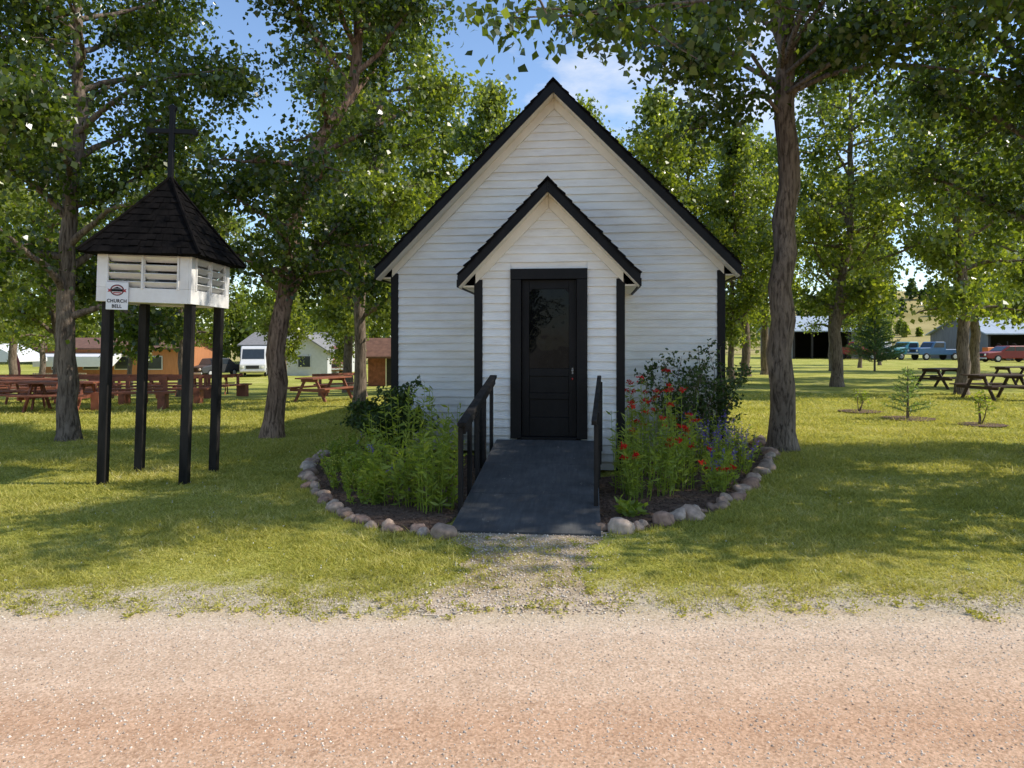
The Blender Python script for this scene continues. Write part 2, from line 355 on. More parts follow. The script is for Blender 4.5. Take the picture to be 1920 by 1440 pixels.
bedR=[(.78,6.33),(1.14,6.38),(1.5,6.65),(2.05,7.1),(2.75,8.2),(3.35,9.3),(3.85,10.3),(4.0,11.1),(4.1,12.0),(3.5,12),(3.1,10.4),(1.5,10.5),(1.4,9.0),(.95,8.8)]
sheet('flower_bed_soil',refine(bedL,amp=.02),.014,'mulch'); sheet('flower_bed_soil',refine(bedR,amp=.02),.014,'mulch')
def pip(poly,x,y):
    ins=np.zeros(len(x),bool); n=len(poly)
    for i in range(n):
        x1,y1=poly[i]; x2,y2=poly[(i+1)%n]
        c=((y1>y)!=(y2>y))&(x<(x2-x1)*(y-y1)/((y2-y1)+1e-12)+x1); ins^=c
    return ins
def sample(n,y0,y1,pw,marg=1.0):
    u=RNG.random(n); a=1-pw
    y=(y0**a+u*(y1**a-y0**a))**(1/a) if abs(a)>1e-6 else y0*(y1/y0)**u
    x=RNG.uniform(-1,1,n)*(y*.74+marg); return x,y
x,y=sample(500000,4.15,24,1.35)
cx=np.sin(x*2.1+np.sin(y*1.7)*2)*np.sin(y*2.7+np.sin(x*1.3)*2)
c2=np.sin(x*6.1+np.sin(y*5.7)*2)*np.sin(y*7.7+np.sin(x*4.3)*2)
jx=x+RNG.normal(0,.14,len(x)); jy=y+RNG.normal(0,.06,len(x))
pe=np.clip((y-edgeY(x)+.05+.13*c2)/.6,0,1)**1.1
keep=RNG.random(len(x))<np.maximum(pe*.97+.03*(c2>.1),0)
inp=pip(pp,jx,jy)
nearp=np.exp(-((np.abs(x-.1)-.5)/.3)**2)*(y<6.3); keep&=RNG.random(len(x))>nearp*.45
keep&=~inp|((RNG.random(len(x))<.65)&(c2+.6*cx>-.45))
jj=RNG.normal(0,.05,(2,len(x)))
keep&=~(pip(bedL,x+jj[0],y+jj[1])|pip(bedR,x+jj[0],y+jj[1]))
th=math.radians(6); OX,OY=.48,9.25
lu=(x-OX)*math.cos(th)-(y-OY)*math.sin(th); lv=(x-OX)*math.sin(th)+(y-OY)*math.cos(th)
keep&=~((abs(lu)<.70)&(lv>-3.1)&(lv<.2)); keep&=~((abs(lu)<2.6)&(lv>.6))
inp=inp[keep]; x,y,c2,pe,cx=x[keep],y[keep],c2[keep],pe[keep],cx[keep]; n=len(x); z=G(x,y)
hh=(.011+.016*RNG.random(n)+.035*(RNG.random(n)**12))*(1+.10*(y-5)).clip(.8,1.8)*(1+.4*(np.sin(x*1.7+y)*np.sin(y*1.9-x*.6))+.35*c2)*(.5+.5*pe)*np.where(inp,.6,1)
wd=(.0026+.0022*RNG.random(n))*(y/5)
an=RNG.uniform(0,6.283,n); ln=RNG.uniform(.4,2.4,n)*hh; a2=an+RNG.normal(1.57,.5,n)
b0=np.stack([x-np.cos(an)*wd,y-np.sin(an)*wd,z],1); b1=np.stack([x+np.cos(an)*wd,y+np.sin(an)*wd,z],1)
tp=np.stack([x+np.cos(a2)*ln,y+np.sin(a2)*ln,z+hh],1)
stuff(link('grass',npmesh('grass',np.stack([b0,b1,tp],1).reshape(-1,3),np.arange(3*n).reshape(n,3)),'grass'))
lineL=[(-.62,6.20),(-1.06,6.36),(-1.6,6.86),(-2.1,7.75),(-2.5,8.75),(-2.75,9.6),(-2.88,10.9)]
lineR=[(.84,6.36),(1.14,6.42),(1.5,6.72),(2.05,7.15),(2.7,8.2),(3.3,9.3),(3.8,10.4),(4.0,11.2),(4.25,12.3)]
TX=[];TY=[]
for li,sg_ in((lineL,-1),(lineR,1)):
    for a,b in zip(li,li[1:]):
        L=math.dist(a,b); k=int(L*230); t=RNG.random(k); nx_,ny_=(b[1]-a[1])/L,-(b[0]-a[0])/L
        if (nx_*sg_)<0 : nx_,ny_=-nx_,-ny_
        if abs(nx_)<.3 and ny_>0: nx_,ny_=-nx_,-ny_
        o_=np.abs(RNG.normal(.095,.045,k)); TX.append(a[0]+(b[0]-a[0])*t+nx_*o_); TY.append(a[1]+(b[1]-a[1])*t+ny_*o_)
x=np.concatenate(TX); y=np.concatenate(TY); n=len(x); hh=RNG.uniform(.02,.06,n); wd=.0035*(y/5); an=RNG.uniform(0,6.283,n); ln=RNG.uniform(0,.7,n)*hh
stuff(link('tall_grass',npmesh('tall_grass',np.stack([np.stack([x-np.cos(an)*wd,y-np.sin(an)*wd,x*0],1),np.stack([x+np.cos(an)*wd,y+np.sin(an)*wd,x*0],1),np.stack([x-np.sin(an)*ln,y+np.cos(an)*ln,hh],1)],1).reshape(-1,3),np.arange(3*n).reshape(n,3)),'grass'))
nw=230
wx=RNG.uniform(-4.5,5,nw); wy=edgeY(wx)+np.abs(RNG.normal(.02,.2,nw))-.08; m_=RNG.random(nw)<.18; wx[m_]=RNG.uniform(-.6,.8,m_.sum()); wy[m_]=RNG.uniform(4.5,6.1,m_.sum())
sc_=np.repeat(RNG.uniform(.4,1.5,nw),24)[:,None]
C=np.repeat(np.stack([wx,wy,np.full(nw,.012)],1),24,0)+RNG.normal(0,.030,(nw*24,3))*np.array([1,1,.3])*sc_; C[:,2]=np.abs(C[:,2])+.004
D=RNG.normal(0,1,(len(C),3)); D[:,2]=np.abs(D[:,2])*.5
stuff(link('verge_weeds',kites('verge_weeds',C,.024,.011,D,.3),'grass'))
x,y=sample(600,4.8,14,1.2); k=~(pip(bedL,x,y)|pip(bedR,x,y)|pip(pp,x,y))&~((x>-1.8)&(x<3.2)&(y>6))
C=np.stack([x,y,np.full(len(x),.03)],1)[k]; C=np.repeat(C,3,0)+RNG.normal(0,.005,(k.sum()*3,3))
stuff(link('clover_flowers',kites('clover_flowers',C,.010,.009),'clover'))
def stones(name,x,y,z,s,mat):
    n=len(x); base=np.array([(1,0,0),(0,1,0),(-1,0,0),(0,-1,0),(0,0,.8),(0,0,-.5)],float)
    V=base[None]*s[:,None,None]*RNG.uniform(.55,1.25,(n,6,1)); a=RNG.uniform(0,6.28,n); c_,s_=np.cos(a),np.sin(a)
    X=V[:,:,0]*c_[:,None]-V[:,:,1]*s_[:,None]; Y=V[:,:,0]*s_[:,None]+V[:,:,1]*c_[:,None]
    V=np.stack([X+x[:,None],Y+y[:,None],V[:,:,2]+z[:,None]],-1).reshape(-1,3)
    f=np.array([(0,1,4),(1,2,4),(2,3,4),(3,0,4),(1,0,5),(2,1,5),(3,2,5),(0,3,5)])
    Fq=(f[None]+6*np.arange(n)[:,None,None]).reshape(-1,3); return stuff(link(name,npmesh(name,V,Fq),mat))
x,y=sample(90000,2.4,4.9,1.0,.6)
k=(RNG.random(len(x))<np.clip(.35+.65*((y-3.6)/.7),.35,1))&(RNG.random(len(x))<np.clip((4.95-y)/.4,0,1)); x,y=x[k],y[k]
stones('road_gravel',x,y,np.full(len(x),.004),.002+.0075*RNG.random(len(x))**4,'pebble')
x=RNG.uniform(-1.1,1.3,12000); y=RNG.uniform(4.4,6.35,12000); k=pip(pp,x+RNG.normal(0,.12,12000),y+RNG.normal(0,.05,12000)); x,y=x[k],y[k]
stones('path_gravel',x,y,np.full(len(x),.008),.003+.010*RNG.random(len(x))**3,'pebble')
x=RNG.uniform(-2.9,5,26000); y=RNG.uniform(6.2,12,26000); k=pip(bedL,x,y)|pip(bedR,x,y); x,y=x[k],y[k]
stones('mulch_chips',x,y,np.full(len(x),.016),.006+.016*RNG.random(len(x)),M['mulch'])
# ---------------------------------------------------------------- church
ch=thing('church','small white clapboard church with black trim and gabled porch','church',(OX,OY,0),-th)
def clap(mb,o,ud,nd,z0,z1,segs,pitch=.122):
    o=Vector(o);ud=Vector(ud);nd=Vector(nd); z=z0
    while z<z1-.01:
        zt=min(z+pitch,z1)
        for (a0,b0,a1,b1) in segs(z,zt):
            if b0-a0<.01: continue
            ns=max(1,int((b0-a0)/.8)); dzs=[random.uniform(-.005,.005) for _ in range(ns+1)]; obs=[.025+random.uniform(-.006,.006) for _ in range(ns+1)]
            P=lambda u,zz,of: o+ud*u+nd*of+Vector((0,0,zz))
            for q in range(ns):
                t0,t1=q/ns,(q+1)/ns; L0=a0+(b0-a0)*t0; L1=a0+(b0-a0)*t1; U0=a1+(b1-a1)*t0; U1=a1+(b1-a1)*t1
                vs=[P(L0,z+dzs[q],obs[q]),P(L1,z+dzs[q+1],obs[q+1]),P(U1,zt+.006,.004),P(U0,zt+.006,.004),P(L0,z+dzs[q],0),P(L1,z+dzs[q+1],0)]
                mb.add(vs,[(0,1,2,3),(4,5,1,0)])
        z+=pitch
MW,MV,TA=2.49,1.5,1.02; AP=5.58; UN=AP-.20; HB=2.68; ML=8.5
PW,TP=.95,1.05; AP2=3.79; UN2=AP2-.19; HP=1.15
def gable(hw,un,tn,cut=None):
    def f(z,zt):
        a=min(hw,(un-z)/tn); b=min(hw,max(0,(un-zt)/tn))
        if cut and z<cut[1]: return [(-a,-cut[0],-b,-cut[0]),(cut[0],a,cut[0],b)]
        return [(-a,a,-b,b)]
    return f
mb=MB(); clap(mb,(0,MV,0),(1,0,0),(0,-1,0),.16,UN,gable(MW,UN,TA),.118)
clap(mb,(0,MV+ML,0),(1,0,0),(0,1,0),.16,UN,gable(MW,UN,TA))
rect=lambda a,b:(lambda z,zt:[(a,b,a,b)])
wt=UN-MW*TA
clap(mb,(-MW,MV,0),(0,1,0),(-1,0,0),.16,wt,rect(0,ML)); clap(mb,(MW,MV,0),(0,1,0),(1,0,0),.16,wt,rect(0,ML))
e=.002
mb.prism([(-MW+e,.05),(MW-e,.05),(MW-e,wt),(0,UN),(-MW+e,wt)],'y',MV+e,MV+ML-e)
mb.obj('wall','white',ch)
mb=MB(); DW,DT=.50,2.66; FZ=.47
clap(mb,(0,0,0),(1,0,0),(0,-1,0),.16,UN2,gable(PW,UN2,TP,(DW,DT)),.108)
wt2=UN2-PW*TP
clap(mb,(-PW,0,0),(0,1,0),(-1,0,0),.16,wt2,rect(0,MV-.03)); clap(mb,(PW,0,0),(0,1,0),(1,0,0),.16,wt2,rect(0,MV-.03))
mb.b(-PW+e,-.42,e,.08,.05,wt2); mb.b(.42,PW-e,e,.08,.05,wt2)
mb.prism([(-.42+e,2.62),(.42-e,2.62),(.42-e,wt2),(-.42+e,wt2)],'y',2*e,.08)
mb.prism([(-PW+.003,wt2+.001),(PW-.003,wt2+.001),(0,UN2)],'y',e,.08)
mb.b(-PW+e,-PW+.06,.081,MV-.03,.05,wt2); mb.b(PW-.06,PW-e,.081,MV-.03,.05,wt2)
mb.obj('porch_wall','white',ch)
def shingles(mb,zt,half,tn,y0,y1,course=.15,sw=.16,th_=.02):
    L=half*math.hypot(1,tn); nC=int(L/course); cs,sn=1/math.hypot(1,tn),tn/math.hypot(1,tn)
    for s in(-1,1):
        for k in range(nC+1):
            d0=(k+1)*L/(nC+1); d1=k*L/(nC+1)-.03*(k>0)
            y=y0+random.uniform(-.02,.01)
            while y<y1:
                ye=min(y1,y+sw*random.uniform(.6,1.4)) 
                l0=.036+random.uniform(-.008,.008); l1=.008; dd=d0+random.uniform(-.010,.010)
                def P(d,l,yy): return (s*(d*cs+l*sn),yy,zt-d*sn+l*cs)
                a=[P(dd,l0,y),P(dd,l0,ye-.004),P(d1,l1+.008,ye-.004),P(d1,l1+.008,y),P(dd,l0-.03,y),P(dd,l0-.03,ye-.004),P(d1,l1-.012,ye-.004),P(d1,l1-.012,y)]
                mb.add(a,[(0,1,2,3),(4,5,1,0),(4,0,3,7),(5,6,2,1)]); y=ye
    mb.prism([(-.10,zt-.06),(0,zt+.045),(.10,zt-.06),(0,zt+.0)],'y',y0-.02,y1)
def roof(name,zt,half,tn,y0,y1,fas,parent,wallv,wallhalf,un):
    r=MB(); shingles(r,zt-.03,half,tn,y0-.015,y1,sw=.16 if name=='roof' else .13)
    for s in(-1,1):
        r.prism([(0,zt-.035),(s*half,zt-.035-half*tn),(s*half,zt-.075-half*tn),(0,zt-.075)],'y',y0+.031,y1-.01)
    ro=r.obj(name,'shingle',parent)
    fb=MB()
    for s in(-1,1):
        fb.prism([(s*.001,zt-.03),(s*(half+.01),zt-.03-half*tn),(s*(half+.01),zt-.03-half*tn-fas),(s*.001,zt-.03-fas)],'y',y0,y0+.03)
        xa,xb=sorted((s*(half),s*(half+.025)))
        fb.b(xa,xb,y0+.032,y1-.01,zt-.06-half*tn-fas*.75,zt-.075-half*tn)
    fb.obj('fascia','black',ro)
    sf=MB(); d=fas-.03
    for s in(-1,1):
        sf.prism([(s*.002,zt-.078),(s*(half-.003),zt-.078-half*tn),(s*(half-.003),zt-.06-half*tn-d),(s*.002,zt-.06-d)],'y',y0+.032,wallv-.045)
        hw=wallhalf+.01
        sf.prism([(s*.001,un+.02),(s*hw,un+.02-hw*tn),(s*hw,un-.02-hw*tn-.10),(s*.001,un-.15)],'y',wallv-.043,wallv-.018)
        xa,xb=sorted((s*(wallhalf+.03),s*(half-.01)))
        if xb-xa>.02: sf.b(xa,xb,wallv-.04,y1-.02,zt-.10-half*tn-.06,zt-.10-half*tn-.035)
    sf.obj('soffit','trim',ro,.003)
    return ro
roof('roof',AP,HB,TA,MV-.32,MV+ML+.32,.165,ch,MV,MW,UN)
roof('porch_roof',AP2,HP,TP,-.27,MV+.02,.15,ch,0,PW,UN2)
for s in(-1,1):
    a,b=sorted((s*(MW-.085),s*(MW+.03))); MB().b(a,b,MV-.035,MV+.10,.05,wt-.07).obj('corner_board','black',ch,.004)
    a,b=sorted((s*(PW-.08),s*(PW+.03))); MB().b(a,b,-.035,.10,.05,wt2-.08).obj('corner_board','black',ch,.004)
MB().b(-.50,-.36,-.05,.10,FZ-.02,2.52).b(.36,.50,-.05,.10,FZ-.02,2.52).b(-.50,.50,-.052,.10,2.522,2.66).b(-.36,.36,-.06,.12,FZ-.04,FZ).obj('door_frame','black',ch,.004)
mb=MB(); x0,x1=-.355,.355; yb,yf=.07,.03
mb.b(x0,x0+.095,yf,yb,FZ+.003,2.518).b(x1-.095,x1,yf,yb,FZ+.003,2.518)
for a,b_ in((FZ+.003,.72),(.96,1.04),(1.26,1.36),(2.40,2.518)): mb.b(x0+.096,x1-.096,yf+.001,yb,a,b_)
mb.b(x0+.096,x1-.096,yf+.022,yb+.003,.721,.959).b(x0+.096,x1-.096,yf+.022,yb+.003,1.041,1.259)
for s in(-1,1): mb.prism([(s*.258,2.40),(s*.258,2.35),(s*.21,2.40)],'y',yf+.002,yf+.017)
mb.b(-.355,.355,.085,.10,FZ,2.51)
door=mb.obj('door','black',ch,.003)
MB().b(x0+.097,x1-.097,yf+.018,yf+.024,1.362,2.398).obj('window_pane','glass',door)
MB().b(.298,.317,.018,.029,1.29,1.37).tube([(.307,.018,1.34),(.307,-.01,1.34)],[.008,.008],8).tube([(.307,-.01,1.34),(.307,-.03,1.34)],[.017,.013],10).obj('handle','frame',door)
MB().b(.299,.315,-.005,.012,1.215,1.24).obj('padlock','inkred',door,.003)
for s in(-1,1):
    for vv in(3.4,5.6,7.8):
        a,b=sorted((s*(MW+.024),s*(MW+.05)))
        wn=MB().b(a,b,vv-.45,vv-.36,1.2,2.5).b(a,b,vv+.36,vv+.45,1.2,2.5).b(a,b,vv-.359,vv+.359,1.2,1.29).b(a,b,vv-.359,vv+.359,2.41,2.5).b(a,b,vv-.359,vv+.359,1.84,1.88).obj('window','black',ch)
        a,b=sorted((s*(MW+.024),s*(MW+.034))); MB().b(a,b,vv-.358,vv+.358,1.291,2.409).obj('window_pane','glass',wn)
# ---------------------------------------------------------------- ramp
rp=thing('wheelchair_ramp','dark grey plywood ramp with black wooden handrails leading to door','ramp',(OX-.03,OY,0),-th)
RW=.645; R0,R1=-3.02,-.075
def rz_(v): return .012+(FZ-.03-.012)*(v-R0)/(R1-R0)
mb=MB()
for k in range(3):
    a=R0+(R1-R0)*k/3; b_=R0+(R1-R0)*(k+1)/3-.004
    za,zb=rz_(a)-.03 if k else .001,rz_(b_)-.03; ta,tb_=rz_(a)+(.0 if k else .012),rz_(b_)
    wl=lambda v:-RW-.05*(R1-v)/(R1-R0)
    mb.add([(wl(a),a,za),(RW,a,za),(RW,b_,zb),(wl(b_),b_,zb),(wl(a),a,ta),(RW,a,ta),(RW,b_,tb_),(wl(b_),b_,tb_)],[(0,1,2,3),(4,5,6,7),(0,1,5,4),(1,2,6,5),(2,3,7,6),(3,0,4,7)])
for s in(-1,1):
    a,b=sorted((s*(RW-.05),s*(RW-.01))); mb.prism([(R0+.4,.001),(R1,.001),(R1,rz_(R1)-.034),(R0+.4,rz_(R0+.4)-.034)],'x',a,b)
mb.obj('deck','deck',rp)
for s in(-1,1):
    va,vb=(-2.42,-.15) if s<0 else (-2.3,-.15)
    un_=.06 if s<0 else -.03
    U=lambda v:s*(RW+.055+(un_-.06)*(vb-v)/(vb-va))
    MB().bar((U(va)-s*.02,va-.06,rz_(va)+.80),(U(vb)-s*.02,vb+.02,rz_(vb)+.83),.09 if s<0 else .05,.042).obj('handrail','blackwood',rp,.004)
    if s<0: MB().bar((U(va)-s*.033,va,rz_(va)+.74),(U(vb)-s*.033,vb,rz_(vb)+.77),.03,.075).obj('rail_board','blackwood',rp,.003)
    for v in(va,va+.53,va+1.06,va+1.59,vb-.03):
        MB().b(U(v)-.020,U(v)+.020,v-.045,v+.045,-.02 if s<0 else rz_(v)-.1,rz_(v)+.775).obj('post','blackwood',rp,.004)
# ---------------------------------------------------------------- bell tower
bt=thing('bell_tower','white louvred church bell housing with shingled roof on four black posts','bell tower',(-4.42,8.93,0))
bt.rotation_euler=(0,math.radians(1.9),0)
HW=.56
for i_,(sx_,sy_) in enumerate(((-1,-1),(1,-1),(-1,1),(1,1))):
    mb=MB(); mb.b(sx_*.49-.05,sx_*.49+.05,sy_*.42-.05,sy_*.42+.05,-.1,2.28); mb.obj('post','blackwood',bt,.004)
z0,z1=2.17,2.80
def wallface(mb,R):
    def B(x0,x1,y0,y1,a,b):
        c=R@Vector(((x0+x1)/2,(y0+y1)/2,0)); c.z=(a+b)/2; mb.box(c,(x1-x0,y1-y0,b-a),R)
    B(-HW,HW-.036,-HW,-HW+.035,z0,z0+.17); B(-HW,HW-.036,-HW,-HW+.035,z1-.08,z1)
    B(-HW,-HW+.11,-HW,-HW+.035,z0+.171,z1-.081); B(HW-.145,HW-.036,-HW,-HW+.035,z0+.171,z1-.081)
    B(-.04,.0,-HW+.002,-HW+.037,z0+.171,z1-.081)
    B(-HW+.111,-HW+.135,-HW-.012,-HW+.02,z0+.16,z1-.07); B(HW-.170,HW-.146,-HW-.012,-HW+.02,z0+.16,z1-.07)
    B(-.032,-.008,-HW-.012,-HW-.001,z0+.16,z1-.07)
def louv(mb,R):
    for a,b in((-HW+.136,-.041),(.001,HW-.171)):
        for k in range(4):
            z=z0+.205+k*.10
            Rx=R@Matrix.Rotation(math.radians(-40),3,'X')
            c=R@Vector(((a+b)/2,-HW+.03,0)); c.z=z+.01; mb.box(c,(b-a,.09,.010),Rx)
hs=MB(); lo=MB()
for k in range(4):
    R=Matrix.Rotation(k*math.pi/2,3,'Z'); wallface(hs,R); louv(lo,R)
hsb=hs.obj('bell_housing','tower_white',bt,.003); lo.obj('louvre','tower_white',hsb)
MB().b(-HW+.04,HW-.04,-HW+.04,HW-.04,z0+.02,z0+.05).obj('floor_board','tower_white',hsb)
prof=[(.03,.33),(.09,.32),(.12,.25),(.14,.15),(.19,.04),(.22,0)]
bl=MB().tube([(0,0,2.3+z) for r,z in prof],[r for r,z in prof],20).tube([(0,0,2.62),(0,0,2.75)],[.03,.03],8).obj('bell','frame',bt,smooth=True)
rf=MB(); E=.70; ze=2.745; za=3.76; nC=12
def hs_(t): return E*(1-t)-.016*math.sin(math.pi*t)
for k in range(nC):
    t0=k/nC; t1=min(1,(k+1.25)/nC); s0,s1=hs_(t0),max(.01,hs_(t1)); a0=ze+(za-ze)*t0; a1=ze+(za-ze)*t1
    for q in range(4):
        R=Matrix.Rotation(q*math.pi/2,3,'Z')
        nseg=max(1,int(2*s0/.085)); cuts=sorted([-1,1]+[(-1+2*(j+random.uniform(-.25,.25))/nseg) for j in range(1,nseg)])
        for c0,c1 in zip(cuts,cuts[1:]):
            l=random.uniform(.008,.022); dz=random.uniform(-.010,.004); g_=.0012
            vs=[Vector((c0*s0+g_,-s0-l,a0+dz)),Vector((c1*s0-g_,-s0-l,a0+dz)),Vector((c1*s1-g_*.5,-s1,a1)),Vector((c0*s1+g_*.5,-s1,a1)),Vector((c0*s0+g_,-s0+.02,a0+dz-.02)),Vector((c1*s0-g_,-s0+.02,a0+dz-.02))]
            rf.add([R@v for v in vs],[(0,1,2,3),(4,5,1,0)])
rf.add([(-E+.02,-E+.02,ze-.02),(E-.02,-E+.02,ze-.02),(E-.02,E-.02,ze-.02),(-E+.02,E-.02,ze-.02),(0,0,za-.03)],[(0,1,2,3),(0,1,4),(1,2,4),(2,3,4),(3,0,4)])
for sx_,sy_ in((-1,-1),(1,-1),(-1,1),(1,1)):
    pts=[(sx_*(hs_(t)+.012),sy_*(hs_(t)+.012),ze+(za-ze)*t+.01) for t in(0,.25,.5,.75,1)]; rf.tube(pts,[.02]*5,5)
tr=rf.obj('roof','shingle',bt)
cr_=MB().b(-.030,.030,-.026,.026,3.62,4.63).b(-.27,.27,-.024,.024,4.328,4.384)
cr_.prism([(-.030,4.60),(.030,4.60),(.055,4.66),(0,4.70),(-.055,4.66)],'y',-.022,.022)
for s in(-1,1): cr_.prism([(s*.25,4.328),(s*.25,4.384),(s*.30,4.409),(s*.325,4.356),(s*.30,4.303)],'y',-.022,.022)
cr_.obj('cross','black',tr,.003)
sg=MB().b(-.43,-.17,-HW-.022,-HW-.001-.012,2.075,2.40).obj('sign','plaque',bt,.003,label='white church bell plaque with oval emblem')
def text(body,size,loc,mat,parent,sx=1):
    cu=bpy.data.curves.new(body,'FONT'); cu.body=body; cu.size=size; cu.align_x='CENTER'; cu.extrude=.0008; cu.offset=size*.03; cu.space_character=1.12
    o=bpy.data.objects.new('tmp',cu); COL.objects.link(o); dg=bpy.context.evaluated_depsgraph_get(); dg.update()
    me=bpy.data.meshes.new_from_object(o.evaluated_get(dg)); bpy.data.objects.remove(o)
    me.materials.clear(); t=link('lettering',me,mat,parent,loc=loc); t.rotation_euler=(math.pi/2,0,0); t.scale=(sx,1,1); return t
yf=-HW-.0232
text('CHURCH',.055,(-.30,yf,2.160),'black',sg,.95); text('BELL',.055,(-.30,yf,2.098),'black',sg,.95)
def ell(mb,cx,cz,rx,rz,rx2,rz2,y,n=28):
    vs=[];fs=[]
    for k in range(n):
        t=2*math.pi*k/n; vs+=[(cx+rx*math.cos(t),y,cz+rz*math.sin(t)),(cx+rx2*math.cos(t),y,cz+rz2*math.sin(t))]
    for k in range(n):
        a=2*k; b=2*((k+1)%n); fs.append((a,b,b+1,a+1))
    mb.add(vs,fs)
em=MB(); ell(em,-.30,2.305,.082,.066,.074,.058,yf)
em.b(-.30-.068,-.30+.068,yf-.0012,yf-.0006,2.288,2.318); em.add([(-.355,yf-.0012,2.322),(-.30,yf-.0012,2.345),(-.245,yf-.0012,2.322)],[(0,1,2)])
em.obj('emblem','black',sg)
em=MB(); ell(em,-.30,2.305,.073,.057,.066,.050,yf-.0003)
for s in(-1,1):
    em.add([(-.30+s*.078,yf-.001,2.312),(-.30+s*.112,yf-.001,2.322),(-.30+s*.100,yf-.001,2.303),(-.30+s*.112,yf-.001,2.282),(-.30+s*.078,yf-.001,2.286)],[(0,1,2,3,4)])
em.b(-.345,-.255,yf-.0010,yf-.0005,2.268,2.280)
em.obj('emblem','inkred',sg)
# ---------------------------------------------------------------- border stones
def spline(pts,step):
    P=[Vector((a,b,0)) for a,b in pts]; out=[]; acc=0
    for a,b in zip(P,P[1:]):
        L=(b-a).length; t=step-acc if acc else 0
        while t<L: out.append(a+(b-a)*(t/L)); t+=step
        acc=L-(t-step)
    return out
def rock(seed):
    import bmesh
    bm=bmesh.new(); bmesh.ops.create_icosphere(bm,subdivisions=3,radius=.1)
    from mathutils import noise as nz
    for v in bm.verts:
        p=v.co*9+Vector((seed*7.3,0,0)); v.co*=1+.50*nz.noise(p*.9)+.13*nz.noise(p*3)
        v.co.z*=.78
    me=bpy.data.meshes.new('border_stone'); bm.to_mesh(me); bm.free(); me.shade_smooth(); me.materials.append(M['stone']); return me
rocks=[rock(i) for i in range(8)]
for li in(lineL,lineR):
    for p in spline(li,.150):
        s=random.choice((.55,.7,.85,1.0,1.2))*random.uniform(.85,1.1); o=bpy.data.objects.new('border_stone',random.choice(rocks)); COL.objects.link(o)
        if li is lineL: s*=.88
        o.location=(p.x+random.uniform(-.05,.05),p.y+random.uniform(-.05,.05),.022*s); o.rotation_euler=(random.uniform(-.4,.4),random.uniform(-.4,.4),random.uniform(0,6.28)); o.scale=(s,s*random.uniform(.65,1.15),s*random.uniform(.75,1.05))
        top(o,'rounded tan field stone edging the mulched flower bed','stone','stones edging the flower beds')
# ---------------------------------------------------------------- plants
def plant(name,label,base,h,ns,spr,kind,seed,leafL=.10,leafW=.024,lm='leaf_plant',dens=22,bp=1.0):
    rng=np.random.default_rng(seed); rr=random.Random(seed)
    e_=thing(name,label,'plant',(base[0],base[1],0),0,'flowers and herbs in the beds')
    st=MB(); C=[];D=[]; B=[]; BD=[]
    for k in range(ns):
        a=rr.uniform(0,6.28); r=spr*math.sqrt(rr.random()); hh=h*rr.uniform(.5,1.15)
        p0=Vector((r*math.cos(a)*.8,r*math.sin(a)*.8,0)); p2=Vector((r*math.cos(a)*1.2+rr.uniform(-.06,.06),r*math.sin(a)*1.2,hh)); p1=(p0+p2)/2+Vector((rr.uniform(-.03,.03),rr.uniform(-.03,.03),0))
        st.tube([p0,p1,p2],[.005,.004,.002],4,False)
        for j in range(dens):
            t=.10+.90*(j+rr.random())/dens; q=p0.lerp(p1,t*2) if t<.5 else p1.lerp(p2,t*2-1)
            aa=rr.uniform(0,6.28); C.append(q); D.append((math.cos(aa),math.sin(aa),rr.uniform(-.1,1.0)))
        if kind=='red' and rr.random()<bp:
            for j in range(30): B.append(p2+Vector((rr.gauss(0,.020),rr.gauss(0,.020),rr.gauss(.01,.011)))); BD.append((0,0,1))
        if kind=='purple' and rr.random()<.85:
            for j in range(46): B.append(p1.lerp(p2,rr.uniform(.45,1.15))+Vector((rr.gauss(0,.009),rr.gauss(0,.009),0))); BD.append((rr.gauss(0,1),rr.gauss(0,1),.2))
        if kind=='yellow' :
            for j in range(7): B.append(p1.lerp(p2,rr.uniform(.4,1.1))+Vector((rr.gauss(0,.04),rr.gauss(0,.04),0))); BD.append((rr.gauss(0,1),rr.gauss(0,1),.8))
        if kind=='bud' and rr.random()<.35:
            for j in range(12): B.append(p2+Vector((rr.gauss(0,.008),rr.gauss(0,.008),-rr.random()*.07))); BD.append((rr.gauss(0,1),rr.gauss(0,1),.4))
    st.obj('stem','leaf_plant',e_,fix=False)
    link('foliage',kites('foliage',np.array(C),leafL,leafW,np.array(D),.6,.2,rng),lm,e_)
    if B: link('blossom',kites('blossom',np.array(B),.022 if kind=='red' else .017,.017 if kind=='red' else .012,np.array(BD),1.0,.2,rng),{'red':'red','purple':'purple','yellow':'yellow','bud':'purple'}[kind],e_)
    return e_
tl='tall leafy green garden plant in the mulch bed'
sd=100
for (px_,py2,h,ns,spr,kd) in [(728,945,.55,14,.19,'bud'),(700,905,.78,15,.20,'bud'),(770,952,.72,16,.18,''),(805,962,.70,16,.17,''),(838,955,.76,13,.14,''),(815,915,.98,15,.19,''),(760,905,.98,15,.20,''),(848,900,.86,12,.14,''),
     (790,875,1.12,14,.21,''),(735,865,.9,14,.21,'bud'),(690,925,.52,14,.19,'')]:
    Y=CH*F/(py2-HY); sd+=1; plant('leafy_plant',tl,(PX(px_,Y),Y),h,ns,spr,kd,sd)
for (px_,py2,h,ns,spr) in [(650,915,.38,30,.26),(672,885,.46,30,.28),(685,945,.30,24,.2),(632,885,.36,26,.22),(655,862,.45,26,.26)]:
    Y=CH*F/(py2-HY); sd+=1; plant('yellow_flowering_plant','low yellow-green flowering plant near the stone edging',(PX(px_,Y),Y),h,ns,spr,'yellow',sd,.045,.024,dens=20)
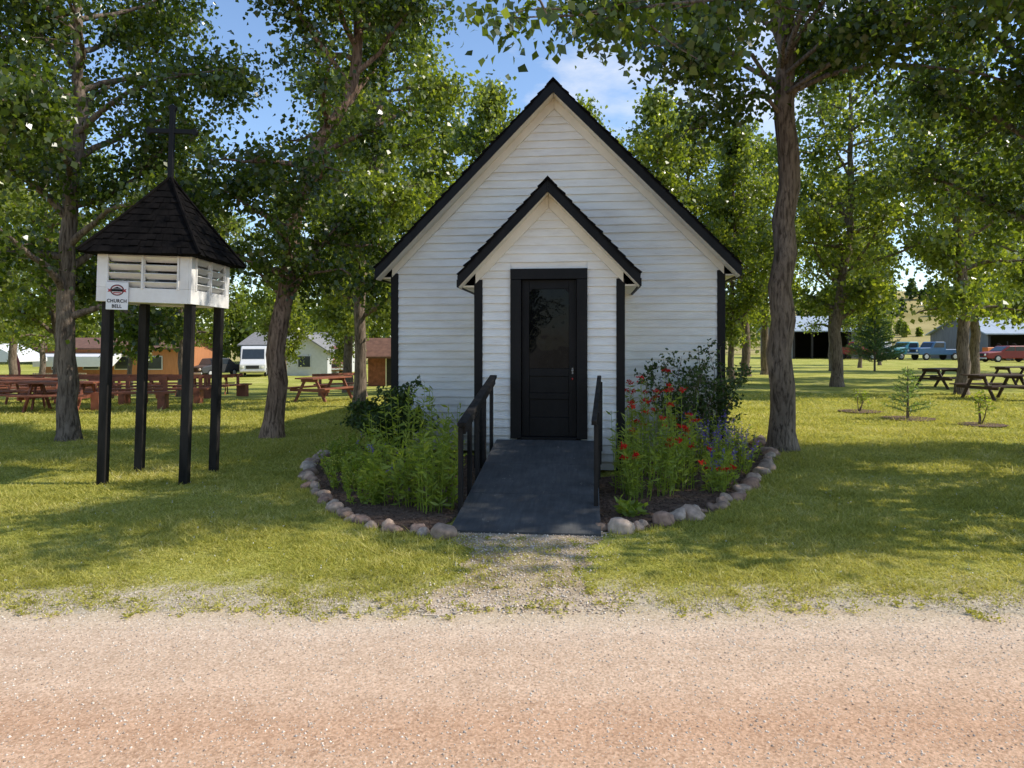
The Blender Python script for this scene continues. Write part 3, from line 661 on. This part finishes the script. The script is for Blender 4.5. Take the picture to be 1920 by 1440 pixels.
for (px_,py2,h,ns,spr,bp) in [(1165,925,.80,15,.18,.1),(1195,938,.88,16,.19,.3),(1235,930,.98,16,.19,.35),(1215,895,1.12,15,.21,.7),(1265,905,1.05,15,.20,.5),(1290,920,.78,14,.18,.25),(1160,880,.95,12,.16,.2),(1340,925,.45,12,.17,.4),(1190,875,1.12,13,.21,.4),(1245,875,1.15,13,.21,.5)]:
    Y=CH*F/(py2-HY); sd+=1; plant('red_flowering_plant','tall green plant with clustered scarlet flower heads',(PX(px_,Y),Y),h,ns,spr,'red',sd,.085,.020,bp=bp)
for (px_,py2,h,ns,spr) in [(1305,885,.70,17,.2),(1335,895,.68,17,.2),(1365,885,.70,17,.2),(1320,860,.85,14,.2),(1355,915,.45,14,.17),(1385,890,.48,12,.16),(1400,862,.45,12,.18)]:
    Y=CH*F/(py2-HY); sd+=1; plant('purple_flowering_plant','bushy plant with upright violet-blue flower spikes',(PX(px_,Y),Y),h,ns,spr,'purple',sd,.065,.018,dens=18)
plant('leafy_plant','small broad-leaved green clump beside the ramp foot',(PX(1180,6.9),6.9),.13,12,.09,'',977,.10,.04,dens=8)
def shrub(name,label,base,h,r,ns,nl,seed,lm='leaf_shrub',L=.06,low=.15):
    rng=np.random.default_rng(seed); rr=random.Random(seed)
    e_=thing(name,label,'shrub',(base[0],base[1],0)); st=MB(); C=[]
    for k in range(ns):
        a=rr.uniform(0,6.28); q=math.sqrt(rr.random()); hh=h*(1-.45*q)*rr.uniform(.7,1.15)
        pts=[Vector((0,0,0)).lerp(Vector((r*q*math.cos(a),r*q*math.sin(a),hh)),t)+Vector((rr.gauss(0,.03),rr.gauss(0,.03),.12*math.sin(t*3.1))) for t in(0,.25,.5,.75,1)]
        st.tube(pts,[.014,.011,.008,.005,.002],5,False)
        for j in range(6):
            t=rr.uniform(.3,1)*4; i_=min(3,int(t)); p=pts[i_].lerp(pts[i_+1],t-i_); d=Vector((rr.gauss(0,1),rr.gauss(0,1),rr.uniform(0,1))).normalized()*rr.uniform(.12,.32)*min(1,h/1.4)
            st.tube([p,p+d],[.004,.0015],4,False)
            for _ in range(3): C.append(p+d*rr.uniform(.3,1.05))
        for t in(.35,.5,.6,.7,.8,.9,1.0):
            t*=4; i_=min(3,int(t)); C.append(pts[i_].lerp(pts[i_+1],t-i_))
    C=np.array(C); k=rng.integers(0,len(C),nl); P=C[k]+rng.normal(0,.035,(nl,3)); P[:,2]=np.maximum(P[:,2],.05)
    st.obj('stem','bark',e_,fix=False); link('foliage',kites('foliage',P,L,L*.6,None,1,.2,rng),lm,e_); return e_
shrub('shrub','open dark green leafy shrub against the church wall',(PX(1290,9.9),9.85),1.75,.75,14,1700,11)
shrub('shrub','open dark green leafy shrub against the church wall',(PX(1345,10.1),10.05),2.1,.5,10,1300,12)
shrub('shrub','dense dark rounded shrub at the church corner',(PX(735,10.1),10.1),1.1,.66,26,7000,13)
shrub('shrub','dense dark rounded shrub at the church corner',(PX(700,11.3),11.4),.8,.55,14,3500,14)
# ---------------------------------------------------------------- trees
def tree(label,base,path,r0,H,zc,R,nlimb,nleaf,leaf,seed,mat='leaf',bark='bark',extra=(),sig=.26,name='poplar_tree',cat='tree',up=(.35,.9),kc=.62,flare=.3,taper=.75,limbr=.42):
    rng=np.random.default_rng(seed); rr=random.Random(seed); rs=random.getstate(); random.seed(seed)
    z_=g(*base); e_=thing(name,label,cat,(base[0],base[1],z_),0,'trees around the church')
    pz=[p[2] for p in path]; px_=[p[0] for p in path]; py_=[p[1] for p in path]
    def ax(z): return Vector((float(np.interp(z,pz,px_)),float(np.interp(z,pz,py_)),z))
    def rad(z): return r0*max(.04,(1-z/H))**taper*(1+flare*math.exp(-z/.2))
    zs=[-.15,0,.12,.3,.6]+list(np.linspace(1,H*.97,22)); tb=MB()
    tb.tube([ax(z)+Vector((rr.gauss(0,.03),rr.gauss(0,.03),0))*(z>.5) for z in zs],[rad(max(z,0)) for z in zs],16 if r0>.15 else 9,True,.06)
    cl=[];wt_=[]
    def limb(p,az,L,el,r,n=7):
        pts=[p.copy()]; a=az; e=el; q=p.copy()
        for i in range(n):
            a+=rr.gauss(0,.20); e+=rr.gauss(-.03,.16)
            q=q+Vector((math.cos(a)*math.cos(e),math.sin(a)*math.cos(e),math.sin(e)))*(L/n); pts.append(q.copy())
        return pts
    def dress(pts,L,r,dens=1.0):
        n=len(pts)-1; tb.tube(pts,[r*(1-i/(n+.3))+.006 for i in range(n+1)],6,False)
        for i in range(n+1):
            t=i/n
            if t>.4: cl.append(pts[i]); wt_.append(.5+t)
        for j in range(int(max(4,int(L*3.2))*dens)):
            t=rr.uniform(.25,1)*n; i=min(n-1,int(t)); p=pts[i].lerp(pts[i+1],t-i)
            l=rr.uniform(.18,.42)*max(1.2,L*.6)
            tw=limb(p,rr.uniform(0,6.28),l,rr.uniform(-.55,.9),.01,4); tb.tube(tw,[.014,.011,.008,.006,.004],4,False)
            ww=rr.choice((.15,.5,1.0,2.0))
            for q in tw[1:]: cl.append(q); wt_.append(ww)
            cl.append(tw[-1]-Vector((0,0,.15))); wt_.append(ww*.8)
    for k in range(nlimb):
        t=(k+.3+.5*rr.random())/nlimb; z=zc+(H-zc)*t*.94; az=k*2.399+rr.uniform(-.4,.4)
        L=R*(math.sin(math.pi*min(1,.22+.74*t))**.8)*rr.uniform(.6,1.2)
        dress(limb(ax(z),az,L,rr.uniform(*up),0),L,rad(z)*limbr+.012)
    for ee in extra:
        pts,r=ee[:2]; dn=ee[2] if len(ee)>2 else 1.5
        P=[]; pv=[Vector(p) for p in pts]
        for a,b in zip(pv,pv[1:]): P+= [a,(a+b)/2+Vector((rr.gauss(0,.06),rr.gauss(0,.06),rr.gauss(0,.04)))]
        P.append(pv[-1]); L=sum((b-a).length for a,b in zip(P,P[1:])); dress(P,L*.5,r,dn)
    tb.obj('trunk',bark,e_,smooth=True,fix=False)
    cl=np.array(cl); wt_=np.array(wt_)
    keepc=rng.random(len(cl))<kc; cl=cl[keepc]; wt_=wt_[keepc]; wt_*=rng.uniform(.05,1.9,len(wt_)); wt_/=wt_.sum()
    k=rng.choice(len(cl),nleaf,p=wt_); P=cl[k]+rng.normal(0,1,(nleaf,3))*np.array([sig,sig,sig*.85])
    P[:,2]=np.maximum(P[:,2],zc*.55+rng.uniform(0,.6,nleaf))
    link('crown',kites('crown',P,leaf,leaf*.85,None,1,.18,rng,1.0),mat,e_)
    random.setstate(rs); return e_
tree('tall poplar with grey trunk and dark dense crown',(-7.72,12.4),[(0,0,-1),(-.1,0,3),(.1,.1,6),(0,0,13)],.165,11.5,2.0,3.3,36,46000,.095,21,sig=.24,up=(.15,.8),kc=.72)
lo_=[([(.2,0,2.3),(.7,-.2,2.9),(1.4,-.3,3.0),(2.0,-.4,2.6)],.035),([(.2,0,2.6),(-.4,.2,3.2),(-1.0,.2,3.3),(-1.5,.1,2.9)],.035),([(.25,0,3.0),(.9,.6,3.6),(1.8,.9,3.6),(2.5,1.1,3.1)],.04)]
tree('reddish-barked leaning poplar with spreading leafy crown',(-4.40,12.8),[(0,0,-1),(.24,0,2),(.48,0,4),(.85,0,5.2),(1.5,.1,6.3),(1.95,.1,13)],.18,11.5,2.4,2.3,28,23000,.095,22,bark='bark_red',sig=.20,extra=lo_,up=(.2,.85),kc=.56)
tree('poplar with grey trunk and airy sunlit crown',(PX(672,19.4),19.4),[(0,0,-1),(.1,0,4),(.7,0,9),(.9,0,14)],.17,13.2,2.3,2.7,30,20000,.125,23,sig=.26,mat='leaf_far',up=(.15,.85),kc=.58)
ext=[([(0,0,5.3),(.6,.0,6.2),(1.3,.2,7.1),(2.2,.3,7.9)],.05),
     ([(0,0,5.6),(-.6,-.4,6.1),(-1.4,-1.0,5.9),(-2.2,-2.2,5.5),(-2.8,-3.4,4.95)],.035),
     ([(0,0,6.0),(-.3,-1.2,6.3),(-1.2,-2.8,5.8),(-2.8,-4.2,5.05),(-4.3,-5.0,4.55)],.035),
     ([(0,0,5.9),(.4,-1.4,6.2),(.9,-3.0,5.8),(1.2,-4.2,5.1)],.035,2.2),
     ([(0,0,5.6),(.7,-1.5,5.9),(1.4,-3.2,5.7),(1.9,-4.6,5.3)],.035,2.2),
     ([(0,0,5.3),(-.5,-.2,5.6),(-1.1,-.3,5.3),(-1.7,-.5,4.8)],.03),
     ([(0,0,5.6),(1.2,-.6,5.9),(2.4,-1.2,5.5),(3.4,-1.6,4.9)],.04),
     ([(0,0,6.0),(-.1,-2.0,7.0),(-.3,-4.0,7.2),(-.5,-5.6,6.9)],.045,2.2),
     ([(0,0,6.5),(.6,-2.2,7.6),(.9,-4.0,8.0),(1.2,-5.4,7.8)],.045,2.2)]
tree('tall grey-barked poplar with overhanging dark leafy branches beside church',(4.27,11.25),[(0,0,-1),(.02,0,2),(.1,0,4.5),(.0,0,7),(.1,0,13)],.195,12.5,5.4,3.3,26,40000,.095,24,extra=ext,sig=.21,kc=.62,flare=.4,taper=.45,limbr=.22)
tree('poplar with grey trunk and dark crown shading lawn',(8.02,10.9),[(0,0,-1),(.25,0,1.5),(.5,0,3),(.3,0,6),(.1,0,13)],.17,12.5,2.9,3.1,30,34000,.095,25,sig=.23,kc=.62)
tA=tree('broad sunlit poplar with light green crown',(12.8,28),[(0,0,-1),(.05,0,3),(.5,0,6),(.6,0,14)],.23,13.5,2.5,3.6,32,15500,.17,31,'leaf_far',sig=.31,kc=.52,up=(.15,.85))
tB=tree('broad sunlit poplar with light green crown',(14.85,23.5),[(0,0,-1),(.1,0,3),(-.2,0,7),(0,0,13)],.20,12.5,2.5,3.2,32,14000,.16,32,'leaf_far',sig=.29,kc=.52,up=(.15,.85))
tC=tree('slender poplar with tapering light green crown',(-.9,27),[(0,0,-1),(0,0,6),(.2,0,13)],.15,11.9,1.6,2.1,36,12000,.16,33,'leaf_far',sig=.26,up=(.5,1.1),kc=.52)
def ct(s,x,y,rz,sc,label=None): return copy_thing(s,(x,y,g(x,y)),rz,label,sc)
for s,x,y,rz,sc in [(tC,.9,30,1.2,.98),(tC,5.6,27,2.4,.97),(tC,7.4,30,.6,1.0),(tC,3.6,36,3.3,1.2),(tC,-3.4,31,4.0,1.15),(tA,12.2,37,2.1,1.0),(tB,13.9,39,4.4,1.05),(tC,9.6,31,5.1,.95),
    (tA,-17.2,20.5,2.8,.9),(tB,-12.6,27,.9,.85),(tA,-18.5,29,4.2,.95),(tB,-17.2,38,3.1,.95),(tB,-5.2,24.5,2.0,.9),(tA,-7.4,32,5.3,.95),(tC,-12.2,38,2.2,.9),(tC,-9.2,40,4.2,.85),(tC,-21.5,40,1.2,.9),(tC,-13.9,18.2,3.2,.8),(tB,-29,44,3.9,.9),
    (tA,21.5,33,3.6,1.0),(tB,20.5,27,5.0,.95),(tA,31,42,1.1,1.05),(tB,19.9,44,2.6,1.0),(tB,-24,34,1.0,.95),(tC,24.5,50,1.3,.9),(tC,29,56,3.3,.9),
    (tC,14.2,10.6,1.4,.95),(tA,9.9,7.3,2.2,.9)]:
    ct(s,x,y,rz,sc)
for x,y,rz in((-3.6,-7.5,1),(-.2,-9,3),(2.8,-7.8,5)): ct(tC,x,y,rz,.8)
# spruces
def spruce(label,base,h,r,seed,mat='needle',dn=26,nb=6,rep=2):
    rng=np.random.default_rng(seed); e_=thing('spruce_tree',label,'tree',(base[0],base[1],g(*base)),0,'young spruces on the lawn')
    t=MB().tube([(0,0,-.05),(0,0,h*.5),(0,0,h)],[.02+.012*h,.012*h+.005,.004],7); C=[];D=[]
    nl=int(6+h*4)
    for k in range(nl):
        z=h*(.14+.84*k/nl); rr_=r*(1-k/nl)+.05
        for j in range(nb):
            a=rng.uniform(0,6.28); q=rr_*rng.uniform(.6,1.15); d=np.array([math.cos(a),math.sin(a),.3])
            t.tube([(0,0,z),tuple(d*q+np.array([0,0,z]))],[.006,.002],4,False)
            for s in np.linspace(.15,1.05,int(5+q*dn)):
                for _ in range(rep):
                    C.append(d*q*s+np.array([0,0,z])); D.append(d*.8+rng.normal(0,.6,3))
    t.obj('trunk','bark',e_,fix=False); link('crown',kites('crown',np.array(C),.04+.025*h,.010+.006*h,np.array(D),.6,.1,rng),mat,e_)
spruce('tiny light green spruce sapling in a mulch ring',(PX(1702,15.8),15.8),1.2,.45,41,'needle_l',26,7)
spruce('young dark spruce standing by the open sheds',(PX(1640,44),44),3.9,1.9,42,dn=20,nb=10,rep=3)
for px_,Y,h,sd_ in((1612,17.5,.75,43),(1840,14.6,.9,44)):
    shrub('sapling','thin newly planted sapling in a mulch ring',(PX(px_,Y),Y),h,.16,4,130,sd_,'leaf_plant',.06)
def disc(x,y,r):
    pl=[(x+r*math.cos(t)*(1+random.uniform(-.1,.1)),y+r*math.sin(t)) for t in np.linspace(0,6.28,20)[:-1]]
    sheet('mulch_ring_ground',pl,.03,'mulch')
for px_,Y,r in((1702,15.8,.55),(1612,17.5,.5),(1840,14.6,.45)): disc(PX(px_,Y),Y,r)
# ---------------------------------------------------------------- tables & benches
def picnic(mat,label,group):
    e_=thing('picnic_table',label,'picnic table',group=group)
    t=MB()
    for k in range(5): t.b(-.9,.9,-.36+k*.147,-.36+k*.147+.138,.72,.76)
    t.obj('tabletop',mat,e_)
    for s in(-1,1):
        m_=MB()
        for k in range(2): a=s*.68+(k-1)*.145; m_.b(-.9,.9,a,a+.138,.42,.46)
        m_.obj('seat',mat,e_)
    for sx_ in(-.62,.62):
        MB().bar((sx_,-.62,0),(sx_,-.2,.72),.04,.09).bar((sx_,.62,0),(sx_,.2,.72),.04,.09).b(sx_-.06,sx_-.022,-.78,.78,.33,.419).b(sx_-.06,sx_-.022,-.33,.33,.63,.719).obj('leg',mat,e_)
    return e_
def bench(mat,label,group):
    e_=thing('bench',label,'bench',group=group)
    MB().b(-1.1,1.1,-.2,-.02,.42,.47).b(-1.1,1.1,.0,.18,.42,.47).obj('seat',mat,e_)
    MB().b(-1.1,1.1,.24,.28,.74,.84).obj('backrest',mat,e_)
    for s in(-.8,.8): MB().b(s-.09,s+.09,-.22,.2,0,.418).b(s-.05,s+.05,.18,.238,0,.84).obj('leg',mat,e_)
    return e_
pr=picnic('redwood','red-stained wooden picnic table on the lawn','tables and benches under the trees')
br=bench('redwood','red-stained wooden bench on the lawn','tables and benches under the trees')
pd_=picnic('brownwood','dark brown wooden picnic table under a tree','tables and benches under the trees')
first={}
def put(s,x,y,rz):
    if s.name not in first: first[s.name]=1; s.location=(x,y,g(x,y)); s.rotation_euler=(0,0,rz)
    else: copy_thing(s,(x,y,g(x,y)),rz)
for s,px_,Y,rz in [(pr,20,18.5,.35),(pr,118,18.2,.1),(br,245,18.8,.2),(br,180,20.8,.1),(pr,70,21.5,.3),(br,320,21.5,.15),(pr,20,24.5,.5),(pr,150,24,.2),(br,255,24.5,.3),(br,345,25.5,.1),(br,425,26,1.2),(pr,395,30,.3),(pr,608,22.3,1.1),(br,640,27.5,.8),(pr,310,29,.1),(br,90,27.5,.1),(br,180,28.5,.1),(br,245,33,.2),(br,40,31,.1),(pr,-30,29,.3),(br,130,33,.15),(br,330,34,.1)]:
    put(s,PX(px_,Y),Y,rz)
for px_,Y,rz in((1765,27,.5),(1868,21.5,.15),(1905,29,.2)): put(pd_,PX(px_,Y),Y,rz)
# ---------------------------------------------------------------- buildings
def gab(name,label,x0,x1,y0,y1,zb,eave,ridge,wall,rf_,axis='x',over=.4,open_=None):
    cx,cy=(x0+x1)/2,(y0+y1)/2; e_=thing(name,label,'building',(cx,cy,zb)); a,b=(x1-x0)/2,(y1-y0)/2
    m_=MB()
    if open_:
        m_.b(-a,a,b-.15,b,0,eave).b(-a,-a+.15,-b,b-.151,0,eave).b(a-.15,a,-b,b-.151,0,eave)
        c=open_; 
        if c<a-.2: m_.b(c,a-.151,-b,-b+.15,0,eave)
    else: m_.b(-a,a,-b,b,0,eave)
    if axis=='x':
        for s in(-1,1): m_.prism([(-b,eave+.002),(b,eave+.002),(0,ridge-.05)],'x',s*a-(.1 if s>0 else 0),s*a+(.1 if s<0 else 0))
        r=MB().prism([(-b-over,eave-over*(ridge-eave)/b),(0,ridge),(b+over,eave-over*(ridge-eave)/b),(b+over,eave+.12-over*(ridge-eave)/b),(0,ridge+.14),(-b-over,eave+.12-over*(ridge-eave)/b)],'x',-a-over,a+over)
    else:
        for s in(-1,1): m_.prism([(-a,eave+.002),(a,eave+.002),(0,ridge-.05)],'y',s*b-(.1 if s>0 else 0),s*b+(.1 if s<0 else 0))
        r=MB().prism([(-a-over,eave-over*(ridge-eave)/a),(0,ridge),(a+over,eave-over*(ridge-eave)/a),(a+over,eave+.12-over*(ridge-eave)/a),(0,ridge+.14),(-a-over,eave+.12-over*(ridge-eave)/a)],'y',-b-over,b+over)
    m_.obj('wall',wall,e_); r.obj('roof',rf_,e_)
    if open_:
        for k in range(4):
            x=-a+.3+(min(open_,a)+a-.6)*k/3; MB().b(x-.1,x+.1,-b,-b+.2,0,eave-.01).obj('post','darkint',e_)
    return e_
def win(e_,x,y,z,w_,h_,mat='carglass',name='window'): 
    f=MB().b(x-w_/2-.08,x+w_/2+.08,y-.05,y-.002,z-h_/2-.08,z+h_/2+.08).obj(name,'wallwhite' if mat!='darkint' else 'trim',e_); MB().b(x-w_/2,x+w_/2,y-.07,y-.051,z-h_/2,z+h_/2).obj(name+'_pane',mat,f)
b1=gab('market_hall','long orange plank building with brown roof and white awning',-35.8,-25.2,54,60,-1,2.35,3.05,'orangewood','brownroof')
for k in range(4): win(b1,-3.9+k*2.4,-3,1.25,1.1,.9)
MB().prism([(-4.6,1.75),(-3.02,2.0),(-3.02,1.92),(-4.6,1.0)],'x',-4.9,1.0).obj('awning','canvas',b1)
b2=gab('house','low white house with grey roof behind the trees',-25,-15.4,66,74,-1,2.6,3.7,'wallwhite','greyroof')
for k in range(3): win(b2,-3.2+k*3.1,-4,1.5,1.2,1.1)
win(b2,1.2,-4,1.02,.9,1.95,'darkint','door')
b3=gab('house','white gable-fronted house with grey roof',-19.5,-15.6,60,64,-1,2.1,3.35,'wallwhite','greyroof','y')
win(b3,0,-2,1.2,1.0,.9)
b4=gab('small_shed','small dark red shed with brown roof',PX(690,44),PX(735,44)+1,44,47,-.97,2.0,2.9,'redwood','brownroof')
win(b4,.3,-1.5,.95,.75,1.8,'darkint','door')
b5=gab('open_shed','open-fronted machinery shed with pale metal roof',31.5,41,80,90,0,3.2,4.9,'shedmetal','metalroof',open_=2.0)
b6=gab('open_shed','long open-fronted shed with pale blue metal roof',49.5,70,74,84,0,2.8,4.5,'shedmetal','metalroof',open_=11)
for e_,a,b_,z in((b5,4.4,4.7,3.1),(b6,9.9,4.7,2.7)):
    MB().b(-a,a,b_-.1,b_+.1,.02,z).obj('interior_shade_panel','darkint',e_)  # dark panel before the real rear wall, painting in the shed's inner shade
tn=thing('tent','white canvas market tent','tent',(PX(12,50),50,-1))
MB().prism([(-1.9,1.7),(0,2.7),(1.9,1.7),(1.9,1.45),(-1.9,1.45)],'y',-1.5,1.5).obj('canopy','canvas',tn)
for a in(-1.8,1.8):
    for b_ in(-1.4,1.4): MB().tube([(a,b_,0),(a,b_,1.5)],[.03,.03],6).obj('pole','frame',tn)
um=thing('umbrella','closed red patio umbrella','umbrella',(PX(32,40),40,-.9))
MB().tube([(0,0,0),(0,0,2.0)],[.03,.03],6).obj('pole','palewood',um)
MB().tube([(0,0,.8),(0,0,1.1),(0,0,1.6),(0,0,1.95)],[.16,.18,.12,.02],8).obj('canopy','umbrella',um)
fn=thing('picket_fence','pale wooden picket fence','fence',(PX(110,44),44,g(PX(110,44),44)))
fm=MB()
for k in range(24): fm.b(-1.6+k*.14,-1.6+k*.14+.1,-.02,0,.05,.85)
fm.obj('picket','palewood',fn); MB().b(-1.65,1.75,.001,.05,.25,.33).b(-1.65,1.75,.001,.05,.62,.7).obj('rail','palewood',fn)
ff=thing('field_fence','weathered post and rail fence along the dry field','fence',(60,128,g(60,128)))
pm=MB(); rm=MB()
for k in range(30):
    x=-18+k*3.0; z=g(60+x,128)-g(60,128); pm.b(x-.08,x+.08,-.08,.08,z-.2,z+1.3)
    if k<29:
        z2=g(60+x+3,128)-g(60,128)
        for hh in(.55,1.05): rm.bar((x,-.1,z+hh),(x+3,-.1,z2+hh),.04,.12)
pm.obj('post','palewood',ff); rm.obj('rail','palewood',ff)
# ---------------------------------------------------------------- vehicles
def vehicle(name,label,cat,prof,width,paint,wheels,wr,sidewin,shield,front,loc,rz,cabw=None):
    e_=thing(name,label,cat,loc,rz); h=width/2
    MB().prism(prof,'y',-h,h).obj('body',paint,e_,.06)
    for poly in sidewin:
        for s in(-1,1):
            n=len(poly); MB().add([(x,s*(h+.012),z) for x,z in poly],[tuple(range(n))]).obj('window','carglass',e_)
    (xa,za_),(xb,zb_)=shield; dx,dz=xb-xa,zb_-za_; L=math.hypot(dx,dz); nx_,nz_=dz/L,-dx/L
    if nx_<0: nx_,nz_=-nx_,-nz_
    o=.015; a,b_=.1,.9
    P=lambda t,yy:(xa+dx*t+nx_*o,yy,za_+dz*t+nz_*o)
    MB().add([P(a,-h+.14),P(a,h-.14),P(b_,h-.16),P(b_,-h+.16)],[(0,1,2,3)]).obj('windscreen','carglass',e_)
    xf,zl=front
    for s in(-1,1):
        MB().tube([(xf,s*(h-.25),zl),(xf+.05,s*(h-.25),zl)],[.11,.09],12).obj('headlight','lamp',e_)
        for wx in wheels:
            w_=MB().tube([(wx,s*(h-.16),wr),(wx,s*(h-.12),wr),(wx,s*(h+.0),wr),(wx,s*(h+.03),wr)],[wr*.95,wr,wr,wr*.93],18)
            wo_=w_.obj('tyre','tyre',e_); MB().tube([(wx,s*(h+.028),wr),(wx,s*(h+.045),wr)],[wr*.58,wr*.5],14).obj('rim','rim',wo_)
    MB().b(xf-.02,xf+.03,-h+.5,h-.5,zl-.14,zl+.12).obj('grille','tyre',e_)
    MB().b(xf-.02,xf+.09,-h+.05,h-.05,zl-.38,zl-.24).obj('bumper','rim',e_,.02)
    return e_
vanp=[(-2.7,.35),(2.6,.35),(2.75,.55),(2.72,1.05),(2.1,1.35),(1.45,2.35),(1.1,2.5),(-2.6,2.5),(-2.72,2.3)]
vs_=[[(.55,1.35),(1.75,1.35),(1.25,2.1),(.55,2.1)]]
def gz(px_,Y): return (PX(px_,Y),Y,g(PX(px_,Y),Y))
vehicle('van','white delivery van parked by the houses','van',vanp,2.0,'vwhite',(-1.7,1.75),.36,vs_,((2.1,1.35),(1.45,2.35)),(2.74,.82),gz(478,60),-math.pi/2+.28)
vehicle('van','faded red passenger van parked by the houses','van',vanp,2.0,'vdull',(-1.7,1.75),.36,vs_+[[(-2.3,1.35),(.3,1.35),(.3,2.1),(-2.3,2.1)]],((2.1,1.35),(1.45,2.35)),(2.74,.82),gz(622,64),-math.pi/2+.3)
carp=[(-2.3,.35),(2.2,.35),(2.32,.6),(2.2,.88),(1.1,1.0),(.45,1.5),(-.9,1.52),(-1.6,1.05),(-2.3,.98),(-2.38,.6)]
cw=[[(-.8,1.05),(-.05,1.05),(-.05,1.42),(-.7,1.42)],[(.02,1.05),(.85,1.05),(.4,1.42),(.02,1.42)]]
vehicle('car','dark grey parked car beside the van','car',carp,1.8,'vgrey',(-1.4,1.4),.33,cw,((1.1,1.0),(.45,1.5)),(2.28,.68),gz(400,58),-math.pi/2-.3)
vehicle('vintage_car','old red and white saloon car on the grass','car',[(x*1.12,z) for x,z in carp],1.85,'vred',(-1.6,1.55),.34,[[(x*1.12,z) for x,z in p] for p in cw],((1.23,1.0),(.5,1.5)),(2.56,.68),gz(1890,66),math.pi)
pkp=[(-2.5,.55),(-1.9,.55),(2.2,.55),(2.4,.7),(2.4,1.15),(2.2,1.28),(1.0,1.32),(.7,1.85),(.5,1.92),(-.45,1.92),(-.6,1.8),(-.62,1.15),(-2.5,1.15)]
pw_=[[(-.4,1.32),(.75,1.32),(.55,1.78),(-.4,1.78)]]
for lb,pt,px_,Y,rz in(('teal vintage pickup truck parked by the sheds','vteal',1702,76,math.pi+.2),('dark blue vintage pickup truck parked by the sheds','vblue',1752,74,math.pi+.1),('red vintage pickup truck parked by the shed','vred',1608,77,math.pi-.6),('pale vintage pickup truck parked by the sheds','vwhite',1655,80,math.pi-.9)):
    vehicle('pickup_truck',lb,'truck',pkp,1.85,pt,(-1.6,1.55),.38,pw_,((1.0,1.32),(.7,1.85)),(2.4,1.0),gz(px_,Y),rz)
for px_,Y,rz in((1868,71,.3),(1898,72,.5)):
    tr_=thing('tractor','orange vintage farm tractor at the shed','tractor',gz(px_,Y),rz+math.pi)
    MB().b(-.2,1.5,-.3,.3,.75,1.35).b(1.5,1.56,-.26,.26,.78,1.3).b(-1.0,-.2,-.22,.22,.65,1.0).obj('body','vorange',tr_,.05)
    MB().b(-.9,-.45,-.25,.25,1.02,1.1).b(-.95,-.88,-.25,.25,1.1,1.45).obj('seat','tyre',tr_)
    MB().tube([(.9,0,1.36),(.9,0,1.95)],[.035,.035],8).obj('exhaust_pipe','tyre',tr_)
    MB().tube([(-.1,0,1.3),(-.35,0,1.6)],[.02,.02],6).tube([(-.34,0,1.59),(-.37,0,1.62)],[.2,.2],14).obj('steering_wheel','tyre',tr_)
    for s in(-1,1):
        for wx,wr in((-.7,.68),(1.25,.36)):
            wo_=MB().tube([(wx,s*.5,wr),(wx,s*.78,wr)],[wr,wr],20).obj('tyre','tyre',tr_,.05); MB().tube([(wx,s*.78,wr),(wx,s*.80,wr)],[wr*.5,wr*.45],14).obj('rim','vorange',wo_)
# ---------------------------------------------------------------- far wood
def wood(name,segs,n,leaf,mat):
    C=[]
    for (x0,y0,x1,y1,h,dep,cnt) in segs:
        for k in range(cnt):
            t=RNG.random(); x=x0+(x1-x0)*t; y=y0+(y1-y0)*t+RNG.uniform(0,dep); hh=h*RNG.uniform(.5,1.2); r=hh*.26; zb=g(x,y)
            m_=n; P=RNG.normal(0,1,(m_,3)); P/=np.linalg.norm(P,axis=1)[:,None]; P*=RNG.random((m_,1))**.4
            zz=P[:,2]*.5+.55; sc=np.clip(1.25-zz,.15,1)
            C.append(np.stack([x+P[:,0]*r*sc*1.3,y+P[:,1]*r*sc*1.3,zb+zz*hh],1))
    C=np.concatenate(C); return stuff(link(name,kites(name,C,leaf,leaf*.8),mat))
wood('far_wood',[(-95,92,-8,95,11,14,95),(-8,110,40,110,10,14,40),(55,150,110,150,3.2,20,14)],520,.6,'leaf_far')
wood('hill_wood',[(70,300,330,300,9,60,150)],260,1.3,'leaf_shrub')
